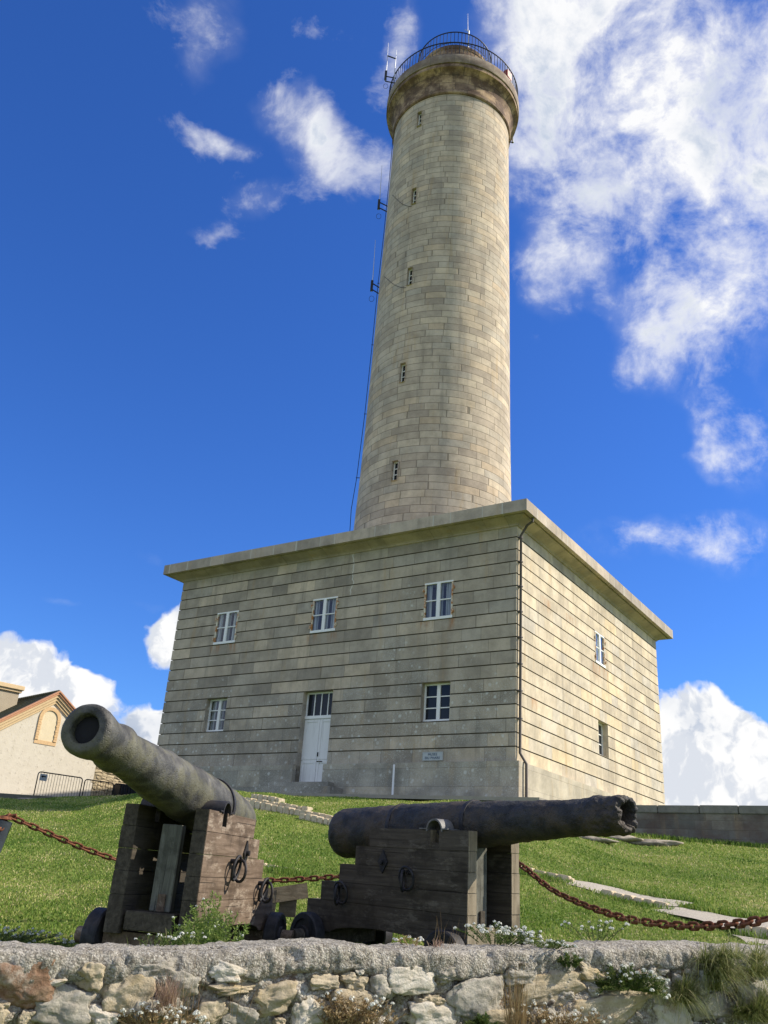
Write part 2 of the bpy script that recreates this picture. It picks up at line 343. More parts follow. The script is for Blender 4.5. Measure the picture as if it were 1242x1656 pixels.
# ------------------------------------------------------------------ terrain
KN = np.array([(-60,31,1.8,40,2.2),(-24,31,1.78,39,2.2),(-20,32,1.97,39,2.36),(-17,31,2.13,37,2.40),(-13.5,26.5,2.06,33,2.45),(-8,24.2,2.12,30,2.56),(-3,24.3,2.155,28.5,2.54),(0,24.3,2.175,27.6,2.52),(5,24.2,2.27,26.4,2.46),(9.5,24.0,2.33,25.3,2.42),(12.5,24.2,2.05,24.6,2.05),(16.2,24.3,1.74,24.6,1.75),(23.6,23.4,1.54,23.8,1.55),(35,22.5,1.4,24,1.4),(60,22,1.2,24,1.2)])
def T0(x, y):
    v = np.hypot(x, y); a = np.degrees(np.arctan2(x, y))
    dc, zc, d2, z2 = (np.interp(a, KN[:, 0], KN[:, k]) for k in (1, 2, 3, 4))
    t = np.clip((v-9.3)/(dc-9.3), 0, 1); t = t*(1+.12*(1-t))
    z = -.67+(zc+.67)*t + (z2-zc)*np.clip((v-dc)/(d2-dc), 0, 1)
    z = np.where(y < 3.9+.5*(x+1.4), -1.6, z)          # lower path the photographer stands on
    return z
def T(x, y): return float(T0(np.array(x), np.array(y)))
def bumpz(x, y): return .035*np.sin(x*1.7+1.3*np.sin(y*.9))*np.cos(y*1.1+x*.4)+.018*np.sin(x*4.1+y*3.3)
m_grass, g = newmat('grass_soil'); P_ = g.n('ShaderNodeTexCoord', out=3)
a_ = g.noise(P_, .55, 5, .6); b_ = g.noise(P_, 9., 6, .7); c2 = g.noise(P_, 40., 4, .7)
col = g.mix(g.ss(a_, .38, .62), (.11, .17, .028), (.20, .25, .055))
col = g.mix(g.ss(b_, .50, .70, 0., .6), col, (.28, .25, .10)); col = g.mix(g.ss(c2, .5, .72, 0., .5), col, (.035, .06, .01))
finish(m_grass, g, col, .9, 0, g.m('ADD', b_, c2), .8, .04, .1)
azs = np.concatenate([np.linspace(-180, -40, 24, endpoint=False), np.linspace(-40, 40, 161), np.linspace(40, 180, 25)[1:]])
vs = np.concatenate([np.array([.02, 1, 2, 3, 3.6]), np.arange(3.8, 7.5, .12), np.arange(7.5, 30, .3), np.arange(30, 60, 1.5), np.geomspace(60, 5000, 14)])
A, V = np.meshgrid(np.radians(azs), vs, indexing='ij'); X = V*np.sin(A); Y = V*np.cos(A)
Z = T0(X, Y); Z = np.where(Z > -1.5, Z+bumpz(X, Y)*np.clip((V-8)/4, .3, 1), Z); Z = np.where(V > 60, Z-(V-60)*.004, Z)
na, nv = X.shape; me = bpy.data.meshes.new('lawn')
me.from_pydata(list(zip(X.ravel(), Y.ravel(), Z.ravel())), [], [(i*nv+j, i*nv+j+1, (i+1)*nv+j+1, (i+1)*nv+j) for i in range(na-1) for j in range(nv-1)])
me.polygons.foreach_set('use_smooth', [True]*len(me.polygons)); me.materials.append(m_grass)
lawn = bpy.data.objects.new('lawn', me); COL.objects.link(lawn); struct(lawn)

# ------------------------------------------------------------------ lighthouse
S = .85
C0 = np.array([4.87296417, 29.60159152, 4.69477337])*S
YAW = .5990; E1 = np.array([-math.cos(YAW), math.sin(YAW), 0]); E2 = np.array([math.sin(YAW), math.cos(YAW), 0]); EZ = np.array([0, 0, 1.])
L1, L2, Gc = 16.833, 16.562, .4653
L1 *= S; L2 *= S; Gc *= S
WT, CB, CT, OV = 7.8555*S, 8.116*S, 8.5564*S, .6926*S
PL, BS, PO = -.492*S, -2.9*S, .2191*S
PF = lambda s, o, z: tuple(C0+E1*s-E2*o+EZ*z)       # front face: s along, o outward, z up
PR = lambda s, o, z: tuple(C0+E2*s-E1*o+EZ*z)       # right face
PB = lambda s, o, z: tuple(C0+E2*L2+E1*s+E2*o+EZ*z)
PLf = lambda s, o, z: tuple(C0+E1*L1+E2*s+E1*o+EZ*z)
stn = thing('lighthouse', 'tall round granite lighthouse tower rising from a square banded stone base', 'lighthouse', tuple(C0+EZ*(-1.8*S)))
F_up = [(13.74*S-.527, 13.74*S+.527, 4.67*S, 6.11*S), (8.46*S-.527, 8.46*S+.527, 4.68*S, 6.12*S), (3.17*S-.52, 3.17*S+.52, 4.66*S, 6.13*S)]
F_lo = [(13.11*S, 14.28*S, .945*S, 2.335*S), (2.535*S, 3.72*S, .945*S, 2.335*S)]
DOOR = (7.67*S, 9.10*S, -1.14*S, 2.335*S)
R_up = [(7.75*S, 8.885*S, 4.67*S, 6.05*S)]; R_lo = [(7.85*S, 8.99*S, .96*S, 2.33*S)]
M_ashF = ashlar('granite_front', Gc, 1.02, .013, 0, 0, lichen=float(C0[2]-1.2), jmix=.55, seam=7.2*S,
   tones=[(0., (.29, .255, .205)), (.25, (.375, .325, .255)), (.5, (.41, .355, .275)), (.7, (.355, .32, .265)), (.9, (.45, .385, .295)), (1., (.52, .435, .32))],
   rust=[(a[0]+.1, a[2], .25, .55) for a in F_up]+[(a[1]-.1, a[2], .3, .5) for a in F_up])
M_ashR = ashlar('granite_side', Gc, 1.02, .012, 0, 0, jmix=.4, orange=.12,  # same granite as the front, paler: sunlight put into the tones
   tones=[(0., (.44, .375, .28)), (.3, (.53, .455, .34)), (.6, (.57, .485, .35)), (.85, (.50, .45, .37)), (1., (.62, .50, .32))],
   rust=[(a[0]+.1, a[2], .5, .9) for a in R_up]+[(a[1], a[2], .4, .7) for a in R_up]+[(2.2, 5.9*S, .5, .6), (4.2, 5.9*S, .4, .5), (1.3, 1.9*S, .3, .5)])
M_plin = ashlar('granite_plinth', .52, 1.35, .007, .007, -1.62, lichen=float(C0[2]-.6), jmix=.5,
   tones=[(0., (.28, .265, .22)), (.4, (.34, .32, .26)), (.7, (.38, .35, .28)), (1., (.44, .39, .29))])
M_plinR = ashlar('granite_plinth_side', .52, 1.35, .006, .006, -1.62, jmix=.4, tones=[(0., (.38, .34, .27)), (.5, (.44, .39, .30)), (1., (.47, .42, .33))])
M_corn = ashlar('granite_cornice', 4., 1.05, .03, 0, 3., jmix=.9, whitej=1, tones=[(0., (.31, .27, .225)), (.5, (.39, .335, .275)), (1., (.46, .39, .31))])
M_sof = ashlar('granite_soffit', 4., 1.15, .012, 0, 3., jmix=.6, whitej=0, tones=[(0., (.31, .265, .215)), (.5, (.36, .305, .24)), (1., (.42, .345, .26))], orange=.2)
def panel(mb, P, L, bands, ops, gd):
    # recessed joints have their own dark material (slot 1)
    for z0, z1, d in bands:
        cuts = sorted({z0, z1, *[q for o in ops for q in o[2:] if z0 < q < z1]})
        for a, b in zip(cuts[:-1], cuts[1:]):
            s0 = d; iv = []
            for o in sorted(ops):
                if o[2] < (a+b)/2 < o[3]: iv.append((s0, o[0])); s0 = o[1]
            iv.append((s0, L-d))
            for p, q in iv:
                mb.face([P(p, -d, a), P(q, -d, a), P(q, -d, b), P(p, -d, b)], [(p, a), (q, a), (q, b), (p, b)], 1 if d > 0 else 0)
        if d > 0:
            for z in (z0, z1):
                e0 = (0, d); segs = []
                for o in sorted(ops):
                    if o[2] < z < o[3]: segs.append((e0, (o[0], o[0]))); e0 = (o[1], o[1])
                segs.append((e0, (L, L-d)))
                for (p, pi_), (q, qi) in segs:
                    mb.face([P(p, 0, z), P(q, 0, z), P(qi, -d, z), P(pi_, -d, z)], [(p, z), (q, z), (qi, z), (pi_, z)], 1)
M_groove = plain('groove_dark', (.15, .125, .09), .95, 0, 3., .4, .4)
gh, gdp = .036, .045
bands = []; zc = PL
for k in range(17):
    z = k*Gc; bands.append((zc, z-gh/2, 0)); bands.append((z-gh/2, z+gh/2, gdp)); zc = z+gh/2
bands.append((zc, WT, 0))
mb = MB(); panel(mb, PF, L1, bands, F_up+F_lo+[(DOOR[0], DOOR[1], PL, DOOR[3])], gdp)
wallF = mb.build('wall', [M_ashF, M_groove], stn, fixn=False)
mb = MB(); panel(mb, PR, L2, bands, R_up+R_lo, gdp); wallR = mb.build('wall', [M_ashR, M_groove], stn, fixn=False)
mb = MB(); panel(mb, PB, L1, bands, [], gdp); mb.build('wall', [M_ashF, M_groove], stn, fixn=False)
mb = MB(); panel(mb, PLf, L2, bands, [], gdp); mb.build('wall', [M_ashF, M_groove], stn, fixn=False)
# plinth, proud of the walls
def plinth(P, L, mat, ops):
    mb = MB(); s0 = -PO; iv = []
    for o in ops: iv.append((s0, o[0])); s0 = o[1]
    iv.append((s0, L+PO))
    for p, q in iv:
        mb.face([P(p, PO, BS), P(q, PO, BS), P(q, PO, PL), P(p, PO, PL)], [(p, BS), (q, BS), (q, PL), (p, PL)])
        mb.face([P(p, PO, PL), P(q, PO, PL), P(min(q, L) if q > L else q, 0, PL+.03), P(max(p, 0) if p < 0 else p, 0, PL+.03)], [(p, 0), (q, 0), (q, .1), (p, .1)])
        if p > 0: mb.face([P(p, PO, BS), P(p, -.3, BS), P(p, -.3, PL), P(p, PO, PL)], [(0, BS), (.4, BS), (.4, PL), (0, PL)])
        if q < L: mb.face([P(q, PO, BS), P(q, -.3, BS), P(q, -.3, PL), P(q, PO, PL)], [(0, BS), (.4, BS), (.4, PL), (0, PL)])
    return mb.build('plinth', mat, stn, fixn=False)
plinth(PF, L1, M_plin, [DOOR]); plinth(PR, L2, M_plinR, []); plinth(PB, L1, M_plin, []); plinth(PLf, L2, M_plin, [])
# cornice: cyma soffit, drip and fascia, mitred round the four sides
def ring(mb, prof, mi=0):
    n = len(prof)
    for P, L in ((PF, L1), (PR, L2), (PB, L1), (PLf, L2)):
        for (o0, z0), (o1, z1) in zip(prof[:-1], prof[1:]):
            v0 = 3.2+.1*abs(z0); 
            mb.face([P(-o0, o0, z0), P(L+o0, o0, z0), P(L+o1, o1, z1), P(-o1, o1, z1)], [(-o0, 3.5), (L+o0, 3.5), (L+o1, 3.6), (-o1, 3.6)], mi)
mb = MB(); ring(mb, [(0, WT), (.045, WT+.012), (.06, WT+.05), (.12, WT+.09), (.25, WT+.14), (.37, CB-.035), (.40, CB-.03), (.405, CB+.03), (.44, CB+.032), (.445, CB)]); mb.build('soffit', M_sof, stn, fixn=False)
mb = MB(); ring(mb, [(.445, CB), (OV, CB), (OV, CT), (OV-.9, CT+.03)]); 
mb.face([PF(-OV+.9, OV-.9, CT+.03), PF(L1+OV-.9, OV-.9, CT+.03), PB(L1+OV-.9, OV-.9, CT+.03), PB(-OV+.9, OV-.9, CT+.03)], [(0, 3.5)]*4)
mb.build('cornice', M_corn, stn, fixn=False)
# reveals
def reveal(P, o, dep, mat, back=True):
    mb = MB(); s0, s1, z0, z1 = o; f = lambda a, b: mb.face(a, b)
    f([P(s0, 0, z0), P(s0, -dep, z0), P(s0, -dep, z1), P(s0, 0, z1)], [(0, z0), (dep, z0), (dep, z1), (0, z1)])
    f([P(s1, 0, z0), P(s1, -dep, z0), P(s1, -dep, z1), P(s1, 0, z1)], [(.5, z0), (.5+dep, z0), (.5+dep, z1), (.5, z1)])
    f([P(s0, 0, z1), P(s1, 0, z1), P(s1, -dep, z1), P(s0, -dep, z1)], [(s0, .1), (s1, .1), (s1, .3), (s0, .3)])
    f([P(s0, 0, z0), P(s1, 0, z0), P(s1, -dep, z0), P(s0, -dep, z0)], [(s0, .1), (s1, .1), (s1, .3), (s0, .3)])
    return mb
def bx(mb, P, s0, s1, z0, z1, o0, o1, mi=0): mb.box(s0, s1, o0, o1, z0, z1, P=lambda s, o, z: P(s, o, z), mi=mi)
def casement(P, o, out, rows, rusty, wallmat, dep, curtain=True):
    s0, s1, z0, z1 = o
    rv = reveal(P, o, dep, wallmat); win = rv.build('window', wallmat, stn, fixn=False)
    fo = out                                     # outward offset of the frame front
    fr = .055; mb = MB(); 
    bx(mb, P, s0, s1, z1-fr, z1-.004, fo-.06, fo); bx(mb, P, s0, s1, z0+.004, z0+.09, fo-.06, fo+.012)
    sm = (s0+s1)/2; bx(mb, P, sm-.06, sm+.06, z0+.09, z1-fr, fo-.06, fo+.006)
    for r in range(1, rows):
        zz = z0+.09+(z1-z0-fr-.09)*r/rows
        bx(mb, P, s0+fr, sm-.06, zz-.016, zz+.016, fo-.05, fo-.012); bx(mb, P, sm+.06, s1-fr, zz-.016, zz+.016, fo-.05, fo-.012)
    if not rusty:
        for a, b in ((s0, s0+fr), (s1-fr, s1)): bx(mb, P, a, b, z0+.09, z1-fr, fo-.06, fo)
    mb.build('frame', M_white, win)
    if rusty:
        for a, b in ((s0, s0+fr), (s1-fr, s1)):
            mb = MB(); bx(mb, P, a, b, z0+.09, z1-fr, fo-.06, fo+.003); mb.build('side_rail', M_rusty, win)
        for sx, sg in ((s0, -1), (s1, 1)):
            for zz in (z0+.22, z1-.25):
                mb = MB(); a, b = sorted((sx+sg*.004, sx+sg*.06)); bx(mb, P, a, b, zz-.035, zz+.035, .004, .035)
                a, b = sorted((sx+sg*.02, sx+sg*.045)); bx(mb, P, a, b, zz-.06, zz+.06, .02, .05); mb.build('hinge', M_rusty, win)
    mb = MB(); mb.face([P(s0, fo-.035, z0), P(s1, fo-.035, z0), P(s1, fo-.035, z1), P(s0, fo-.035, z1)]); 
    pane = mb.build('pane', M_pane if curtain else M_glass, win, fixn=False)
    if curtain:
        mb = MB(); n = 26
        for (a, b, ofs) in (((s0+.05, s0+.30, 0), (sm-.12, sm+.16, .01), (s1-.22, s1-.06, 0)) if P is PF else ((s0+.03, sm, 0), (sm, s1-.03, .01))):
            pts = [(a+(b-a)*i/n, fo-.12+.018*math.sin(i*1.35+ofs*99)) for i in range(n+1)]
            for (p, u_), (q, v_) in zip(pts[:-1], pts[1:]):
                mb.face([P(p, u_, z0+.03), P(q, v_, z0+.03), P(q, v_, z1-.05), P(p, u_, z1-.05)])
        mb.build('curtain', M_curt, win, smooth=True)
    mb = MB(); mb.face([P(s0, -dep+.002, z0), P(s1, -dep+.002, z0), P(s1, -dep+.002, z1), P(s0, -dep+.002, z1)]); mb.build('room_backing', M_dark, win, fixn=False)
    return win
M_pane, g = newmat('clear_pane')
fr_ = g.m('ADD', .06, g.m('MULTIPLY', .9, g.m('POWER', g.n('ShaderNodeLayerWeight', {0: .5}, out=1), 4.))); gl = g.n('ShaderNodeBsdfGlossy', {0: (1, 1, 1), 'Roughness': .03}); tr = g.n('ShaderNodeBsdfTransparent', {0: (.8, .84, .86)})
g.n('ShaderNodeOutputMaterial', {0: g.n('ShaderNodeMixShader', {0: fr_, 1: tr, 2: gl})})
for o in F_up: casement(PF, o, .012, 2, True, M_ashF, .45)
for o in F_lo: casement(PF, o, -.20, 3, False, M_ashF, .5, curtain=(o is F_lo[0]))
M_curt_keep = M_curt; M_curt = plain('pale_curtain', (.72, .72, .70), .9, 0, 6., .12, .3)
for o in R_up: casement(PR, o, .012, 2, True, M_ashR, .45)
M_curt = M_curt_keep
for o in R_lo: casement(PR, o, -.20, 3, False, M_ashR, .5, curtain=False)
# sills of the recessed windows
# door
s0, s1, z0, z1 = DOOR; dd = -.22
rv = reveal(PF, DOOR, .5, M_ashF); door = rv.build('door', M_ashF, stn, fixn=False)
zt = 1.30*S
mb = MB(); bx(mb, PF, s0, s0+.05, zt, z1-.004, dd-.06, dd); bx(mb, PF, s1-.05, s1, zt, z1-.004, dd-.06, dd); bx(mb, PF, s0+.05, s1-.05, z1-.06, z1-.004, dd-.06, dd)
bx(mb, PF, s0+.002, s1-.002, zt, zt+.10, dd-.06, dd+.03)
for i in range(1, 4): a = s0+.05+(s1-s0-.1)*i/4; bx(mb, PF, a-.016, a+.016, zt+.10, z1-.06, dd-.05, dd-.008)
mb.build('transom_frame', M_white, door)
mb = MB(); mb.face([PF(s0, dd-.035, zt), PF(s1, dd-.035, zt), PF(s1, dd-.035, z1), PF(s0, dd-.035, z1)]); mb.build('pane', M_glass, door, fixn=False)
sm = (s0+s1)/2-.02
for a, b in ((s0+.002, sm-.006), (sm+.006, s1-.002)):
    mb = MB(); bx(mb, PF, a, b, z0, zt-.004, dd-.06, dd-.012)
    zr = z0+.36*(zt-z0)
    for (p, q) in ((z0+.02, zr-.016), (zr+.016, zt-.02)):
        bx(mb, PF, a+.0, a+.09, p, q, dd-.013, dd+.004); bx(mb, PF, b-.09, b, p, q, dd-.013, dd+.004)
        bx(mb, PF, a+.09, b-.09, q-.09, q, dd-.013, dd+.003); bx(mb, PF, a+.09, b-.09, p, p+.09, dd-.013, dd+.003)
    mb.build('door_leaf', M_door, door, bevel=.004)
mb = MB(); bx(mb, PF, sm-.055, sm-.02, z0+.86, z0+.99, dd, dd+.03); mb.build('lock_plate', M_fit, door)
mb = MB(); mb.tube([PF(sm-.24, dd+.045, z0+.70), PF(sm-.04, dd+.045, z0+.70)], .014); bx(mb, PF, sm-.23, sm-.21, z0+.69, z0+.71, dd, dd+.045); bx(mb, PF, sm-.06, sm-.045, z0+.69, z0+.71, dd, dd+.045)
mb.build('handle', M_fit, door)
mb = MB(); mb.face([PF(s0, -.49, z0), PF(s1, -.49, z0), PF(s1, -.49, z1), PF(s0, -.49, z1)]); mb.build('room_backing', M_dark, door, fixn=False)
mb = MB(); bx(mb, PF, 6.7*S, 10.2*S, BS, -1.36*S, PO+.002, PO+.62); bx(mb, PF, 7.1*S, 9.9*S, -1.36*S, -1.16*S, -.2, PO+.30); mb.build('doorstep', M_plin, stn, bevel=.012)
# downpipe on the right face
mb = MB(); sx = .13; pp = [PR(.06, .5, CB-.02), PR(.06, .5, CB-.12), PR(.10, .3, WT+.02), PR(sx, .075, WT-.28), PR(sx, .075, PL+.25), PR(sx+.02, PO+.075, PL-.05), PR(sx+.02, PO+.075, BS)]
mb.tube(pp, .042, 10)
for k in range(2, 17, 2): bx(mb, PR, sx-.06, sx+.06, k*Gc-.02, k*Gc+.02, -.0, .125)
mb.build('downpipe', M_pipe, stn, smooth=True, auto=50)
# ---- tower
TC = np.array([2.52019979, 41.18623978, 0])*S
TP = [(12.5, 4.13), (14.5, 4.06), (17, 3.97), (19, 3.90), (22.5, 3.82), (27, 3.76), (32, 3.70), (37, 3.62), (43.1, 3.545)]
def trad(z): return float(np.interp(z, [a for a, b in TP], [b for a, b in TP]))
slits = [(-125.4, 41.02, 42.14), (-124.8, 35.12, 36.24), (-123.1, 29.5, 30.64), (-123.0, 23.46, 24.6), (-122.7, 17.94, 19.0)]
M_tow = ashlar('granite_tower', .335, .98, .020, .019, .0, jmix=.7, bump=.6, joint=(.15, .125, .09),
   tones=[(0., (.36, .30, .235)), (.22, (.44, .37, .285)), (.5, (.495, .415, .315)), (.68, (.42, .37, .30)), (.85, (.55, .46, .34)), (1., (.475, .375, .265))], orange=.05)
mb = MB(); NT = 144
zset = sorted({*np.linspace(12.5, 43.1, 40).tolist(), *[q for s in slits for q in s[1:]]})
def tp(a, z, dr=0.): 
    r = trad(z)+dr; return (TC[0]+S*r*math.cos(R(a)), TC[1]+S*r*math.sin(R(a)), S*z)
for zi, (za, zb) in enumerate(zip(zset[:-1], zset[1:])):
    hole = [s for s in slits if s[1] <= (za+zb)/2 <= s[2]]
    edges = [-180+2.5*i for i in range(NT+1)]
    if hole:
        c = hole[0][0]; edges = sorted({e for e in edges if abs(e-c) > 3.2} | {c-2.4, c+2.4})
    for a, b in zip(edges[:-1], edges[1:]):
        if hole and abs((a+b)/2-hole[0][0]) < 2.: continue
        U = lambda q: R(q)*3.78*S
        mb.face([tp(a, za), tp(b, za), tp(b, zb), tp(a, zb)], [(U(a), za*S), (U(b), za*S), (U(b), zb*S), (U(a), zb*S)])
tower = mb.build('tower_shaft', M_tow, stn, smooth=True, fixn=False)
bm = bmesh.new(); bm.from_mesh(tower.data); bmesh.ops.remove_doubles(bm, verts=bm.verts, dist=1e-4); bmesh.ops.recalc_face_normals(bm, faces=bm.faces); bm.to_mesh(tower.data); bm.free()
for c, za, zb in slits:
    def PS(s, o, z, c=c): 
        r = trad(z); a = R(c); n = np.array([math.cos(a), math.sin(a)]); t = np.array([-math.sin(a), math.cos(a)])
        return (TC[0]+n[0]*(S*r*math.cos(R(2.4))+o)+t[0]*s, TC[1]+n[1]*(S*r*math.cos(R(2.4))+o)+t[1]*s, z)
    hw = S*trad((za+zb)/2)*math.sin(R(2.4)); 
    mb = reveal(PS, (-hw, hw, za*S, zb*S), .45, M_tow); wn = mb.build('slit_window', M_tow, tower, fixn=False)
    mb = MB(); o_ = -.16
    bx(mb, PS, -hw, -hw+.045, za*S, zb*S, o_-.04, o_); bx(mb, PS, hw-.045, hw, za*S, zb*S, o_-.04, o_); bx(mb, PS, -hw+.045, hw-.045, zb*S-.05, zb*S, o_-.04, o_); bx(mb, PS, -hw+.045, hw-.045, za*S, za*S+.05, o_-.04, o_)
    for k in (1, 2): zz = za*S+.05+(zb*S-za*S-.1)*k/3; bx(mb, PS, -hw+.045, hw-.045, zz-.018, zz+.018, o_-.04, o_)
    mb.build('window_frame', M_white, tower, smooth=False)
    mb = MB(); mb.face([PS(-hw, o_-.03, za*S), PS(hw, o_-.03, za*S), PS(hw, o_-.03, zb*S), PS(-hw, o_-.03, zb*S)]); mb.build('pane', M_glass, tower, fixn=False)
def lath(prof, mat, name, n=144, ustep=3.8):
    mb = MB(); q = 0.
    for (r0_, z0_), (r1_, z1_) in zip(prof[:-1], prof[1:]):
        q1 = q+math.hypot(r1_-r0_, z1_-z0_)*S
        for k in range(n):
            a, b = 2*math.pi*k/n, 2*math.pi*(k+1)/n
            f = lambda r, z, t: (TC[0]+S*r*math.cos(t), TC[1]+S*r*math.sin(t), S*z)
            mb.face([f(r0_, z0_, a), f(r0_, z0_, b), f(r1_, z1_, b), f(r1_, z1_, a)], [(a*ustep*S, q), (b*ustep*S, q), (b*ustep*S, q1), (a*ustep*S, q1)])
        q = q1
    o = mb.build(name, mat, stn, fixn=False, smooth=True)
    bm = bmesh.new(); bm.from_mesh(o.data); bmesh.ops.remove_doubles(bm, verts=bm.verts, dist=1e-4); bmesh.ops.recalc_face_normals(bm, faces=bm.faces); bm.to_mesh(o.data); bm.free()
    o.data.set_sharp_from_angle(angle=R(28)); return o
M_gal = ashlar('granite_gallery', .42, 1.0, .022, .018, 0, jmix=.65, stain=.95, bump=.6, joint=(.07, .055, .04), orange=.3,
   tones=[(0., (.30, .205, .145)), (.4, (.40, .28, .19)), (.7, (.50, .345, .215)), (1., (.34, .25, .19))])
M_slab = ashlar('granite_slab', 1.4, 1.0, .025, 0, -.3, jmix=.7, stain=.6, whitej=0, tones=[(0., (.26, .22, .18)), (.5, (.33, .275, .22)), (1., (.38, .31, .235))])
lath([(3.54, 43.05), (3.60, 43.07), (3.66, 43.14), (3.67, 43.24), (3.60, 43.30), (3.58, 43.34), (3.59, 43.70), (3.62, 43.98), (3.68, 44.22), (3.77, 44.42), (3.89, 44.56), (4.02, 44.66), (4.09, 44.70), (4.09, 44.96)], M_gal, 'corbel')
lath([(4.09, 44.96), (4.15, 44.965), (4.16, 45.0), (4.17, 45.60), (4.15, 45.64), (2.1, 45.66)], M_slab, 'gallery_slab')
lath([(2.24, 45.6), (2.22, 48.45), (2.27, 48.5), (2.27, 48.75), (0.01, 48.8)], M_gal, 'lantern_base')
def ringpts(r, z, n=96, a0=0, a1=360): return [(TC[0]+S*r*math.cos(R(a0+(a1-a0)*k/n)), TC[1]+S*r*math.sin(R(a0+(a1-a0)*k/n)), S*z) for k in range(n)]
def railing(r, z0_, z1_, n, name):
    mb = MB(); mb.tube(ringpts(r, z1_), .032, 6, closed=True); mb.tube(ringpts(r, z0_+.1), .014, 6, closed=True)
    o = mb.build(name, M_rail, stn, smooth=True)
    mb = MB()
    for k in range(n):
        a = R(360*k/n); p = (TC[0]+S*r*math.cos(a), TC[1]+S*r*math.sin(a)); mb.tube([(*p, S*z0_), (*p, S*z1_)], .016 if k % 7 else .022, 5)
    b = mb.build('balusters', M_rail, o)
railing(4.08, 45.62, 46.68, 112, 'gallery_railing'); railing(2.36, 48.7, 49.75, 64, 'lantern_railing')
# red lifebuoy-like box hung on the gallery railing (small red and white)
a = R(322); n_ = Vector((math.cos(a), math.sin(a), 0)); t_ = Vector((-math.sin(a), math.cos(a), 0)); c_0 = Vector((TC[0], TC[1], 0))+n_*(S*3.98)+Vector((0, 0, S*46.1))
Px = lambda s, o, z: tuple(c_0+t_*s+n_*o+Vector((0, 0, z)))
rb = thing('equipment_box', 'small red box with white tip behind the lighthouse gallery railing', 'box', tuple(c_0-Vector((0, 0, .38))))
mb = MB(); bx(mb, Px, -.22, .22, -.2, .3, -.16, .1); mb.build('case', plain('red_paint', (.42, .05, .03), .5), rb, bevel=.02)
mb = MB(); bx(mb, Px, -.10, .20, -.42, -.2, -.10, .08); mb.build('foot', M_white, rb, bevel=.02)
# ---- aerials, cable, lamp on the tower
vd = np.array([TC[0], TC[1], 0]); vd /= np.linalg.norm(vd); sdv = np.array([vd[1], -vd[0], 0])
PA = lambda s, z, q=0.: tuple(np.array([TC[0], TC[1], 0])+sdv*s*S+vd*q*S+EZ*z*S)
def aerial(label, base_s, z0_, z1_, zr0, zr1, gap, two, q=0.):
    root = thing('aerial', label, 'aerial', PA(base_s, z0_, q), 'radio aerials on the lighthouse')
    mb = MB()
    for dz in (0, .42): mb.tube([PA(base_s, z0_+dz+(.35 if not two else .1), q), PA(-base_s*0+z1_, z0_+dz-.05, q)], .03, 6)
    mb.box(-.06, .06, -.06, .06, -.1, .5, P=lambda a, b, c: tuple(Vector(PA(base_s, z0_+.35, q))+Vector((a, b, c)))) 
    mb.build('bracket', M_rail, root)
    mb = MB(); mb.tube([PA(base_s, z0_+.2, q), PA(base_s+.02, zr0, q), PA(base_s-.02, zr1, q)], [.024, .02, .008], 6); mb.build('rod', M_alu, root)
    if two:
        mb = MB(); mb.tube([PA(base_s+gap, z0_+.2, q), PA(base_s+gap-.02, zr0, q), PA(base_s+gap, zr1-.6, q)], [.03, .026, .008], 6); mb.build('rod', M_alu, root)
        mb = MB(); mb.tube([PA(base_s, z0_+2.3, q), PA(base_s+gap, z0_+2.05, q)], .035, 6); mb.build('crossbar', M_rail, root)
    mb = MB(); lp = [tuple(Vector(PA(base_s+.05, z0_-.2, q))+Vector((.12*math.cos(t), 0, .17*math.sin(t)-.1))) for t in np.linspace(1.6, 7.6, 14)]; mb.tube(lp, .01, 5); mb.build('cable_loop', M_rail, root)
aerial('tall white single-rod aerial on a bracket halfway up the tower, upper of two', -4.15, 37.3, -3.45, 38.5, 41.0, 0, False)
aerial('white single-rod aerial on a bracket near the third slit window, lower of two', -4.15, 31.3, -3.55, 32.5, 35.2, 0, False)
# twin aerial stands off the gallery on the camera side
qa = R(205); nx = np.array([math.cos(qa), math.sin(qa), 0]); b0 = np.array([TC[0], TC[1], 0])+nx*S*4.1
s_off = float(np.dot(b0-np.array([TC[0], TC[1], 0]), sdv))/S; q_off = float(np.dot(b0-np.array([TC[0], TC[1], 0]), vd))/S
aerial('twin white aerial rods with a crossbar standing off the gallery railing', s_off-.62, 45.75, s_off+.05, 47.2, 49.2, .55, True, q_off)
root = thing('mast', 'thin pointed mast above the lantern railing at the very top', 'mast', PA(.85, 48.8, .3))
mb = MB(); mb.tube([PA(.85, 48.8, .3), PA(.85, 53.3, .3)], .035, 6); mb.build('pole', M_alu, root)
mb = MB(); mb.tube([PA(.78, 53.2, .3), PA(.73, 55.0, .3)], [.02, .006], 6); mb.tube([PA(.55, 53.4, .3), PA(.85, 53.3, .3)], .015, 5); mb.build('spike', M_alu, root)
cab = thing('lightning_cable', 'thin dark cable running down the left side of the tower', 'cable', PA(-4.1, 16, 0))
mb = MB(); cpts = [(-3.66, 43.6), (-3.62, 42.4), (-3.64, 39.9), (-3.70, 35.6), (-3.79, 32.0), (-3.84, 27.8), (-3.92, 23.4), (-4.06, 19.6), (-4.20, 17.8), (-4.17, 16.5), (-4.2, 13)]
mb.tube([PA(a, b, -.1) for a, b in cpts], .016, 6); mb.build('wire', M_rail, cab)
for a, b in ((-3.92, 23.4), (-4.06, 19.6), (-3.84, 27.8), (-3.79, 32.)):
    mb = MB(); mb.tube([PA(a-.04, b, -.1), PA(a+.32, b, -.1)], .018, 5); mb.build('clip', M_rail, cab)
root = thing('wall_lamp', 'small lamp bracket under the gallery on the right of the tower', 'lamp', PA(3.66, 43.1, 0))
